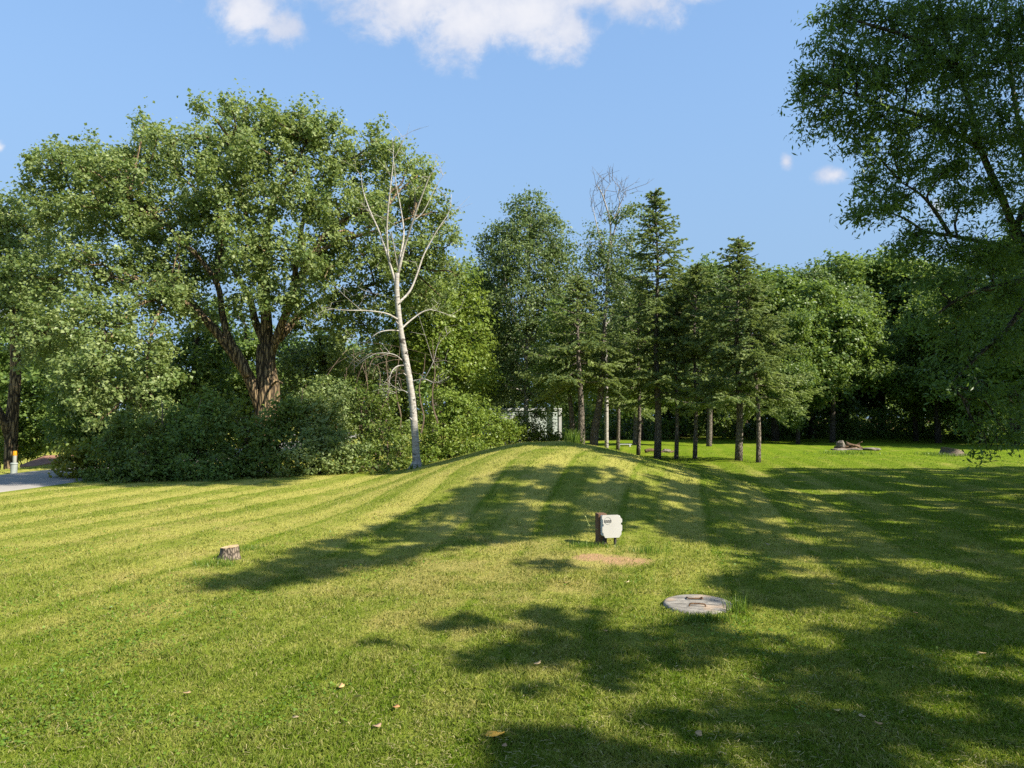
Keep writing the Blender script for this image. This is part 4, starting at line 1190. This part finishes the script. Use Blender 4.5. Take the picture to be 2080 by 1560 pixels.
# emblem: grey ring, black band with pale marks
def ring(cx, cz, r0, r1, y0, y1, n=28):
    V, Fc = [], []
    for i in range(n):
        a = 2 * PI * i / n
        for r, yv in ((r0, y0), (r1, y0), (r1, y1), (r0, y1)):
            V.append((cx + r * math.cos(a), yv, cz + r * math.sin(a)))
    for i in range(n):
        j = (i + 1) % n
        for q in range(4): Fc.append((i * 4 + q, i * 4 + (q + 1) % 4, j * 4 + (q + 1) % 4, j * 4 + q))
    return MT(np.array(V)), Fc
ecx, ecz = -.062, .325
g_ = Geo(); g_.add(*ring(ecx, ecz, .043, .049, -.0805, -.0782)); em = g_.build('emblem', M_RING, cover)
g_ = Geo(); g_.box((ecx - .05, -.0815, ecz - .022), (ecx + .05, -.0784, ecz + .008), MT); g_.build('emblem_band', M_INK, em) if False else g_.build('emblem_band', M_INK, cover)
g_ = Geo()
for q in range(6):
    x0 = ecx - .043 + q * .0148
    g_.box((x0, -.0832, ecz - .016), (x0 + .004, -.0817, ecz + .002), MT)
    g_.box((x0 + .0045, -.0832, ecz - .016 if q % 2 else ecz - .002), (x0 + .0105, -.0817, ecz - .012 if q % 2 else ecz + .002), MT)
g_.build('emblem_lettering', M_PLASTIC, cover)
for (a, b) in ((-.085, 'conduit'), (.062, 'conduit')):
    g_ = Geo(); g_.tube(MT(np.array([(a, -.005, -.12), (a, -.005, 0.0), (a + .006, -.005, .118)])), .024 if a < 0 else .017, 10); g_.build('conduit', M_DARK, jb, smooth=True)

# ------------------------------------------------------------------ round concrete lid
m, nt = new_mat('weathered_concrete'); k = N(nt)
ob = k.obj(); n1 = k.noise(k.mapping(ob, (1.2, 4, 1)), 7, 6, .7, .6); n2 = k.noise(ob, 40, 4, .7); n3 = k.noise(ob, 4, 3)
c = k.mix(k.ramp(n1, .3, .68), (0.10, 0.092, 0.08), (0.30, 0.275, 0.235))
c = k.mix(k.math('MULTIPLY', k.ramp(n3, .52, .68), .5), c, (0.42, 0.29, 0.18))
c = k.mix(k.ramp(n1, .37, .28), c, (0.05, 0.045, 0.04))
k.out(k.principled(c, .92, k.bump(k.math('ADD', n1, k.math('MULTIPLY', n2, .4)), .7, .012), .1)); M_CONC = m
M_RUST = plain('rusty_steel', (0.06, 0.032, 0.018), (0.17, 0.095, 0.045), 30, .85, .5, .2)
lp = LIDP.copy(); lp[2] -= .014
lid = thing('access_cover', 'round weathered concrete lid with two rusty handles, lying in the grass', 'lid', lp)
g_ = Geo()
n_ = 56; V, Fc = [], []
prof = [(.285, -.05), (.29, .028), (.282, .042), (.262, .046), (0.16, .047)]
for r_, z_ in prof:
    for i in range(n_):
        a = 2 * PI * i / n_; rr = r_ * (1 + .012 * math.sin(5 * a + 1) + .008 * math.sin(11 * a))
        V.append((rr * math.cos(a), rr * math.sin(a), z_ + .006 * math.cos(a - .8)))
V.append((0, 0, .048))
for q in range(len(prof) - 1):
    for i in range(n_):
        j = (i + 1) % n_; Fc.append((q * n_ + i, q * n_ + j, (q + 1) * n_ + j, (q + 1) * n_ + i))
for i in range(n_): Fc.append(((len(prof) - 1) * n_ + i, (len(prof) - 1) * n_ + (i + 1) % n_, len(V) - 1))
g_.add(np.array(V) + lp, Fc); g_.build('slab', M_CONC, lid, smooth=True)
for (cx, cy, a, hh, lenh) in ((.0, .115, R(-4), .016, .062), (-.035, -.115, R(170), .020, .068)):
    Mh = rotz(a, lp + np.array([cx, cy, .046]))
    pts = [(-lenh, .035, -.012), (-lenh, .03, hh * .5), (-lenh, -.02, hh), (-lenh + .012, -.035, hh), (lenh - .012, -.035, hh), (lenh, -.02, hh), (lenh, .03, hh * .5), (lenh, .035, -.012)]
    if a > 1: pts = [(-lenh, 0, -.012), (-lenh + .006, 0, hh * .7), (-lenh * .6, 0, hh), (lenh * .6, 0, hh), (lenh - .006, 0, hh * .7), (lenh, 0, -.012)]
    g_ = Geo(); g_.tube(spline(Mh(np.array(pts)), 3), .0062, 7); g_.build('handle', M_RUST, lid, smooth=True)

# ------------------------------------------------------------------ stumps
M_CUT = plain('cut_wood', (0.40, 0.27, 0.14), (0.60, 0.44, 0.26), 12, .85, .3, .1)
M_STUMP = bark_mat('stump_bark', (0.06, 0.048, 0.036), (0.22, 0.175, 0.13), 24, 0.4, .7, .01)
def stump(p, r, h, label, flare=.35, tilt=.0, cutmat=M_CUT, sides=22, barkm=M_STUMP):
    root = thing('tree_stump', label, 'stump', p)
    ph = rng.uniform(0, 6, 3); V, Fc = [], []
    lv = [(-.06, 1 + flare), (.0, 1 + flare * .8), (h * .25, 1 + flare * .35), (h * .6, 1.03), (h, 1.0)]
    for z, f in lv:
        for i in range(sides):
            a = 2 * PI * i / sides
            rr = r * f * (1 + (.07 + .12 * (f - 1)) * math.sin(3 * a + ph[0]) + .05 * math.sin(7 * a + ph[1]) * (1 + (f - 1) * 2))
            V.append((rr * math.cos(a), rr * math.sin(a), z + (tilt * rr * math.cos(a) if z > h * .5 else 0)))
    for q in range(len(lv) - 1):
        for i in range(sides):
            j = (i + 1) % sides; Fc.append((q * sides + i, q * sides + j, (q + 1) * sides + j, (q + 1) * sides + i))
    g_ = Geo().add(np.array(V) + p, Fc); g_.build('bark', barkm, root, smooth=True)
    top = np.array(V[-sides:]) * np.array([.97, .97, 1]); low = top.copy(); low[:, 2] -= .02; top[:, 2] += .006
    g_ = Geo().add(np.vstack([low, top, [[0, 0, h + .004]]]) + p, [(i, (i + 1) % sides, sides + (i + 1) % sides, sides + i) for i in range(sides)] + [(sides + i, sides + (i + 1) % sides, 2 * sides) for i in range(sides)])
    g_.build('cut_top', cutmat, root)
    return root


SP_ = on_ground(467, 1134)
stump(SP_, .098, .128, 'small sawn tree stump alone on the sunny lawn at the left', tilt=.12)
FS = on_ground(1936, 925)
stump(FS, .42, .26, 'old grey stump low in the far lawn at the right', flare=.5, tilt=-.25, cutmat=plain('grey_wood', (0.28, 0.22, 0.17), (0.42, 0.34, 0.27), 8, .9))

# ------------------------------------------------------------------ tufts of taller grass and weeds
def tuft(p, n, spread, h, label, name='grass_tuft', cat='grass tuft', w=.006, mat=M_TUFT, group='tufts of unmown grass', sy=None, lean=.5):
    g0 = rng
    x = g0.normal(0, spread, n); y = g0.normal(0, sy if sy else spread, n)
    X, Y = p[0] + x, p[1] + y; Z = ground(X, Y)
    hh = h * g0.uniform(.45, 1.1, n); az = g0.uniform(0, 2 * PI, n); le = g0.uniform(.05, lean, n)
    base = np.stack([X, Y, Z - .01], 1); ld = np.stack([np.cos(az), np.sin(az), 0 * az], 1)
    a2 = g0.uniform(0, 2 * PI, n); sd = np.stack([np.cos(a2), np.sin(a2), 0 * a2], 1) * w * .5
    up = np.array([0, 0, 1.0])
    V = np.stack([base - sd, base + sd, base + ld * (hh * le * .25)[:, None] + up * (hh * .5)[:, None] + sd * .85, base + ld * (hh * le * .25)[:, None] + up * (hh * .5)[:, None] - sd * .85,
                  base + ld * (hh * le * .8)[:, None] + up * (hh * .88)[:, None] + sd * .4, base + ld * (hh * le * .8)[:, None] + up * (hh * .88)[:, None] - sd * .4, base + ld * (hh * le * 1.3)[:, None] + up * hh[:, None]], 1).reshape(-1, 3)
    b = np.arange(n) * 7
    Fc = []
    for i in b.tolist(): Fc += [(i, i + 1, i + 2, i + 3), (i + 3, i + 2, i + 4, i + 5), (i + 5, i + 4, i + 6)]
    ti = np.repeat(np.clip(g0.normal(.5, .3, n), 0, 1), 3)
    o = link_mesh(name, V, Fc, mat, None, tint=ti, loc=(float(p[0]), float(p[1]), float(ground(p[0], p[1]))))
    if w >= .02 and name == 'grass_tuft': o['kind'] = 'stuff'
    return tag(o, label, cat, group)


q = on_ground(1500, 1246); tuft(q, 100, .05, .16, 'leaning tuft of unmown grass at the right rim of the concrete lid')
q = on_ground(1430, 1262); tuft(q, 420, .14, .085, 'low fringe of grass along the near rim of the concrete lid', sy=.04)
q = on_ground(1228, 1112); tuft(q, 120, .10, .07, 'grass tuft around the foot of the control box post', sy=.06)
q = on_ground(1316, 1124); tuft(q, 260, .13, .10, 'bright grass tuft right of the control box', sy=.1)
q = on_ground(1190, 1112); tuft(q, 260, .12, .09, 'dry grass tuft left of the control box post', sy=.08)
q = on_ground(440, 1148); tuft(q, 320, .13, .09, 'bright grass tuft in front of the small sawn stump', sy=.08)
q = on_ground(512, 1118); tuft(q, 220, .10, .08, 'small bright grass tuft right of the small sawn stump', sy=.07)
q = P(1165, 900, 22.5); tuft(G(q[0], q[1]), 150, .11, .46, 'clump of tall bright weeds at the far end of the mound crest', w=.02, name='weed_clump', cat='weeds')
tuft(FS + np.array([-.6, -.3, 0]), 500, .5, .16, 'unmown grass round the old far stump', w=.02)
q = on_ground(1725, 921); tuft(q, 600, .8, .13, 'unmown grass in front of the campfire pile', w=.022)
q = bb; tuft(q + np.array([0, -.1, 0]), 160, .16, .16, 'rough grass round the foot of the bare birch', sy=.1, w=.014)
# single weeds
q = on_ground(1496, 1240)
g_ = Geo(); g_.tube(spline([q, q + np.array([-.015, 0, .09]), q + np.array([-.035, 0, .17])], 3), [.003, .002], 5)
root = thing('broadleaf_weed', 'single broad pointed leaf of a weed standing at the right rim of the lid', 'weed', q)
g_.build('stalk', M_TUFT, root)
pts = np.array([(-.02, 0, .10), (-.028, -.008, .15), (-.05, -.004, .20), (-.064, 0, .225), (-.052, .004, .19), (-.03, .008, .14)]) + q
g_ = Geo(); g_.add(np.vstack([pts + np.array([.004, -.004, 0]), pts + np.array([-.004, .004, 0])]), [tuple(range(6)), tuple(range(6, 12))[::-1]] + [(i, 6 + i, 6 + (i + 1) % 6, (i + 1) % 6) for i in range(6)])
g_.build('leaf_blade', M_TUFT, root)
q = G(bp[0] - .14, bp[1] + .05)
a_ = P(1190, 1050, bp[1] + .05); b_ = P(1197, 1066, bp[1] + .05); c2 = P(1214, 1077, bp[1] + .05)
g_ = Geo(); g_.tube(spline([q, q + np.array([-.0, .1, .12]), c2, b_, a_], 4), [.004, .0025], 5)
g_.prisms([a_, b_, b_, c2], [a_ + np.array([-.012, 0, .015]), b_ + np.array([.004, 0, -.03]), b_ + np.array([-.02, 0, -.01]), c2 + np.array([-.01, 0, .02])], .005, .003)
o = g_.build('weed_stalk', plain('pale_stalk', (0.24, 0.28, 0.07), (0.36, 0.38, 0.14), 20, .8), loc=q)
tag(o, 'thin pale weed stalk bending out left of the control box post', 'weed')

# ------------------------------------------------------------------ fallen leaves
FL = [(1004, 1503, .10, (0.72, 0.40, 0.06), 'largest yellow orange fallen leaf, near the bottom edge of the lawn'),
      (805, 1448, .05, (0.50, 0.24, 0.10), 'reddish brown fallen leaf on the grass left of the shade edge'),
      (766, 1489, .055, (0.34, 0.22, 0.14), 'dull brown fallen leaf close to the bottom edge'),
      (1025, 1532, .04, (0.42, 0.25, 0.14), 'small tan fallen leaf just below the largest orange leaf'),
      (693, 1406, .05, (0.52, 0.33, 0.14), 'tan fallen leaf on the sunny grass, highest of those at the lower left'),
      (1092, 1358, .05, (0.44, 0.32, 0.17), 'curled pale brown fallen leaf in the middle shade'),
      (1689, 1192, .05, (0.36, 0.30, 0.18), 'pale fallen leaf on shaded grass right of the concrete lid'),
      (1860, 1252, .05, (0.52, 0.30, 0.12), 'orange brown fallen leaf in the shade far right of the lid'),
      (1995, 1335, .055, (0.58, 0.40, 0.18), 'golden fallen leaf near the right edge of the lawn'),
      (1751, 1470, .05, (0.48, 0.36, 0.2), 'buff fallen leaf in the lower right shade'),
      (226, 1239, .035, (0.62, 0.60, 0.56), 'whitish scrap like fallen leaf on the sunny lawn at the left'),
      (1150, 1190, .04, (0.55, 0.33, 0.15), 'small rusty fallen leaf between the control box and the lid'),
      (1275, 1187, .035, (0.60, 0.46, 0.26), 'small straw coloured fallen leaf above the lid'),
      (380, 1420, .045, (0.40, 0.27, 0.14), 'brown fallen leaf on the sunny grass far left of the orange leaf'),
      (1785, 1480, .04, (0.42, 0.25, 0.12), 'rust brown fallen leaf beside the buff leaf in the lower right shade'),
      (1420, 1505, .05, (0.45, 0.30, 0.15), 'tan fallen leaf in the shade right of the largest orange leaf'),
      (1700, 1458, .04, (0.50, 0.36, 0.14), 'yellow brown fallen leaf left of the buff leaf in the lower right shade'),
      (1905, 1165, .05, (0.40, 0.28, 0.16), 'brown fallen leaf on the upper right shaded lawn'),
      (1560, 1110, .05, (0.48, 0.36, 0.2), 'straw coloured fallen leaf on the mound flank right of the control box'),
      (600, 1470, .04, (0.40, 0.30, 0.18), 'dull tan fallen leaf left of the reddish brown leaf'),
      (1230, 1290, .04, (0.46, 0.28, 0.12), 'brown fallen leaf in the shade left of and below the concrete lid')]
for i, (px, py, s, c_, lab) in enumerate(FL):
    q = on_ground(px, py); a = rng.uniform(0, 6)
    n_ = 14; V = []
    for e in (0.0, -.0025):
        for j in range(n_):
            t = 2 * PI * j / n_; r_ = s * .5 * (1 + .18 * math.cos(3 * t + i) + .1 * math.sin(5 * t))
            x, y = r_ * math.cos(t), r_ * .62 * math.sin(t)
            V.append((x, y, .027 + s * (.10 * (x / s * 2) ** 2 + .14 * (y / s * 2) ** 2 * (1 if i % 2 else -.4) + .14 * x / s) + e))
        V.append((0, 0, .026 + e))
    m_ = n_ + 1
    Fc = [(j, (j + 1) % n_, n_) for j in range(n_)] + [(m_ + (j + 1) % n_, m_ + j, m_ + n_) for j in range(n_)] + [(j, m_ + j, m_ + (j + 1) % n_, (j + 1) % n_) for j in range(n_)]
    V = rotz(a, q)(np.array(V))
    o = link_mesh('fallen_leaf', V, Fc, plain('leaf_dry', tuple(x * .8 for x in c_), c_, 40, .8), loc=q, smooth=True)
    tag(o, lab, 'leaf', 'fallen leaves on the lawn')

# ------------------------------------------------------------------ campfire piles, bench
M_STONE = plain('field_stone', (0.11, 0.092, 0.075), (0.21, 0.18, 0.15), 4, .9, .5, .1)
M_LOG = plain('old_log', (0.055, 0.036, 0.022), (0.17, 0.115, 0.072), 7, .9, .5, .1)
def rock(p, r, label, group, mat=M_STONE):
    V, Fc = [], []
    nl, ns = 6, 9; ph = rng.uniform(0, 6, 4)
    for i in range(nl + 1):
        th = PI * i / nl
        for j in range(ns):
            a = 2 * PI * j / ns
            f = 1 + .16 * math.sin(2 * a + ph[0]) + .12 * math.sin(3 * th + ph[1] + a) + .06 * rng.normal()
            if i in (0, nl): f = 1
            V.append((r[0] * f * math.sin(th) * math.cos(a), r[1] * f * math.sin(th) * math.sin(a), r[2] * (f * math.cos(th))))
    for i in range(nl):
        for j in range(ns):
            k2 = (j + 1) % ns; Fc.append((i * ns + j, (i + 1) * ns + j, (i + 1) * ns + k2, i * ns + k2))
    q = np.array(p) + np.array([0, 0, r[2] * .7])
    o = link_mesh('rock', np.array(V) + q, Fc, mat, loc=q); return tag(o, label, 'rock', group)


def log(a, b, r, label, group):
    p = spline([a, (np.array(a) + b) / 2 + rng.normal(size=3) * .04, b], 3)
    g_ = Geo(); g_.tube(p, [r, r * .75], 8, .06); o = g_.build('log', M_LOG, loc=(np.array(a) + b) / 2, smooth=True)
    return tag(o, label, 'log', group)


fp = on_ground(1722, 914)
gp = 'logs and rocks of the campfire pile'
rock(fp + np.array([-.35, 0, .12]), (.2, .2, .21), 'pale round rock on top of the campfire pile', gp)
rock(fp + np.array([-.55, -.3, -.02]), (.42, .28, .07), 'flat slab rock at the left foot of the campfire pile', gp)
rock(fp + np.array([.15, -.35, -.02]), (.40, .26, .07), 'flat slab rock under the middle of the campfire pile', gp)
rock(fp + np.array([.95, -.3, -.02]), (.32, .24, .09), 'flat rock at the right foot of the campfire pile', gp)
rock(fp + np.array([1.35, -.2, -.02]), (.2, .18, .08), 'small rock farthest right of the campfire pile', gp)
log(fp + np.array([-.6, .1, .1]), fp + np.array([.7, .2, .2]), .09, 'thick log lying lengthwise in the campfire pile', gp)
log(fp + np.array([-.1, -.1, .28]), fp + np.array([.75, .05, .10]), .07, 'tilted log across the front of the campfire pile', gp)
log(fp + np.array([.0, .2, .38]), fp + np.array([.6, -.15, .08]), .05, 'thin steep stick in the campfire pile', gp)
log(fp + np.array([.3, .25, .10]), fp + np.array([.85, .2, .42]), .035, 'twiggy branch sticking up at the right of the campfire pile', gp)
log(fp + np.array([-.45, -.15, .05]), fp + np.array([.35, -.25, .10]), .08, 'short log at the front foot of the campfire pile', gp)
f2 = on_ground(1334, 919)
gp2 = 'pieces of the low brown pile by the spruces'
log(f2 + np.array([-.55, 0, .05]), f2 + np.array([.1, .1, .08]), .09, 'brown log in the low pile left of the tallest spruce trunk', gp2)
rock(f2 + np.array([.45, 0, .0]), (.2, .16, .1), 'rock in the low pile right of the tallest spruce trunk', gp2)
log(f2 + np.array([.1, -.1, .05]), f2 + np.array([.8, 0, .06]), .06, 'thin log in the low pile right of the tallest spruce trunk', gp2)
M_WHITE = plain('white_paint', (0.38, 0.39, 0.37), (0.46, 0.46, 0.44), 6, .6, .05)
q = P(1268, 905.5, 40.0); q = G(q[0], q[1])
bn = thing('garden_bench', 'low white plank bench far back between the spruce trunks', 'bench', q)
Geo().box((-.42, -.12, .12), (.42, .12, .155), rotz(0, q), .01).build('seat', M_WHITE, bn)
for sx in (-.3, .3): Geo().box((sx - .04, -.12, -.05), (sx + .04, .10, .1195), rotz(0, q), .01).build('leg', M_WHITE, bn)

# ------------------------------------------------------------------ pale shed behind the mound
m, nt = new_mat('shed_siding'); k = N(nt)
sp = k.n('ShaderNodeSeparateXYZ'); k.put(sp.inputs[0], k.obj())
wv = k.math('FRACT', k.math('MULTIPLY', sp.outputs[2], 6.5))
n1 = k.noise(k.mapping(k.obj(), (1, 1, .4)), 3, 4)
c = k.mix(n1, (0.40, 0.46, 0.42), (0.48, 0.53, 0.49))
k.out(k.principled(c, .55, k.bump(k.ramp(wv, 0, .25), .6, .02), .3)); M_SIDE = m
q = P(1140, 850, 35.5); zt = P(1140, 829, 35.5)[2]
sb = G(q[0] - 3.0, q[1] + 2.0)
sh = thing('shed', 'pale greenish white shed half hidden by leaves behind the mound crest', 'shed', sb)
x1 = q[0]; x0 = x1 - 4.0; y0 = 35.5; y1 = 39.5; zb = sb[2] - .3
Geo().box((x0 + .02, y0 + .02, zb), (x1 - .02, y1 - .02, zt - .16)).build('wall', M_SIDE, sh)
Geo().box((x0 - .02, y0 - .03, zt - .14), (x1 + .03, y1 + .03, zt), None, .02).build('roof', plain('shed_roof', (0.44, 0.46, 0.44), (0.50, 0.52, 0.50), 3, .6), sh)
Geo().box((x1 - .12, y0 - .02, zb), (x1 + .02, y0 + .017, zt - .145)).build('corner_trim', M_WHITE, sh)
g_ = Geo(); g_.box((x0 + .8, y0 - .03, zb), (x0 + 1.9, y0 + .016, zt - .35)); dr_ = g_.build('door', plain('shed_door', (0.45, 0.46, 0.43), (0.5, 0.52, 0.49), 3, .6), sh)

# ------------------------------------------------------------------ beyond the road: house roof, pedestal, marker
M_ROOFB = plain('brown_shingles', (0.20, 0.105, 0.075), (0.30, 0.165, 0.12), 9, .9, .4, .1)
M_WALLB = plain('brown_wall', (0.10, 0.075, 0.055), (0.15, 0.11, 0.08), 5, .9)
c0 = P(85, 950, 34); hb = G(c0[0], c0[1])
hs = thing('low_house', 'low building with a reddish brown roof down the bank beyond the road', 'house', hb)
e0, e1, e2 = P(42, 946, 31.5), P(150, 934, 33.5), P(190, 920, 36.5)
rl = P(92, 925, 35.5); rr_ = P(160, 923, 37)
V = np.array([P(40, 945, 33), P(70, 947, 31), P(150, 930, 31.5), rr_, rl])
V2 = V.copy(); V2[:, 2] -= .10
Geo().add(np.vstack([V, V2]), [(0, 1, 2, 3, 4), (9, 8, 7, 6, 5)] + [(i, 5 + i, 5 + (i + 1) % 5, (i + 1) % 5) for i in range(5)]).build('roof', M_ROOFB, hs)
wv_ = V.mean(0) + (V - V.mean(0)) * .9; lo_ = wv_.copy(); lo_[:, 2] = hb[2] - .5; wv_[:, 2] -= .14
Geo().add(np.vstack([wv_, lo_]), [(0, 1, 2, 3, 4), (9, 8, 7, 6, 5)] + [(i, 5 + i, 5 + (i + 1) % 5, (i + 1) % 5) for i in range(5)]).build('wall', M_WALLB, hs)

pd = on_ground(28, 963)
ped = thing('cable_pedestal', 'short grey green utility pedestal on the grass verge beyond the road', 'pedestal', pd)
M_PED = plain('grey_green_plastic', (0.22, 0.24, 0.21), (0.28, 0.30, 0.265), 4, .6, .05, .3)
Geo().tube(np.array([pd + [0, 0, -.1], pd + [0, 0, .1], pd + [0, 0, .285]]), [.088, .086, .085], 16).build('body', M_PED, ped, smooth=False)
Geo().tube(np.array([pd + [0, 0, .286], pd + [0, 0, .30], pd + [0, 0, .325]]), [.098, .098, .08], 16).build('cap', M_PED, ped)
pm = pd + np.array([-.10, .16, 0]); pm[2] = float(ground(pm[0], pm[1]))
mk = thing('marker_post', 'slim pale marker post with an orange cap behind the pedestal', 'marker post', pm)
Geo().tube(np.array([pm + [0, 0, -.1], pm + [0, 0, .25], pm + [0, 0, .525]]), .048, 12).build('post', plain('pale_post', (0.24, 0.24, 0.20), (0.30, 0.30, 0.25), 4, .6), mk)
Geo().tube(np.array([pm + [0, 0, .526], pm + [0, 0, .6], pm + [0, 0, .655]]), [.053, .053, .046], 12).build('orange_cap', plain('orange_plastic', (0.50, 0.20, 0.005), (0.58, 0.25, 0.008), 4, .5), mk)

# bushes beyond the verge
shrub('low leafy bush behind the reddish brown roof, beyond the road', [(50, 922, 30, 14, 39), (30, 912, 26, 18, 39), (75, 908, 26, 14, 39.5)], M_LIME, 39, 48, group='bushes beyond the road')
shrub('bright green bush behind the leaning trunk at the very left edge', [(-5, 900, 22, 40, 34), (-20, 860, 30, 40, 34)], M_LIME, 34, -5, group='bushes beyond the road')

# ------------------------------------------------------------------ render settings
scene.view_settings.view_transform = 'Standard'
scene.view_settings.look = 'None'
scene.view_settings.gamma = 1.0
scene.view_settings.exposure = 1.36
print('LEAVES', sum(LEAF_COUNT))
cy = scene.cycles
cy.max_bounces = 7; cy.diffuse_bounces = 3; cy.glossy_bounces = 2; cy.transmission_bounces = 4; cy.transparent_max_bounces = 6
cy.sample_clamp_indirect = 6
cy.use_denoising = False
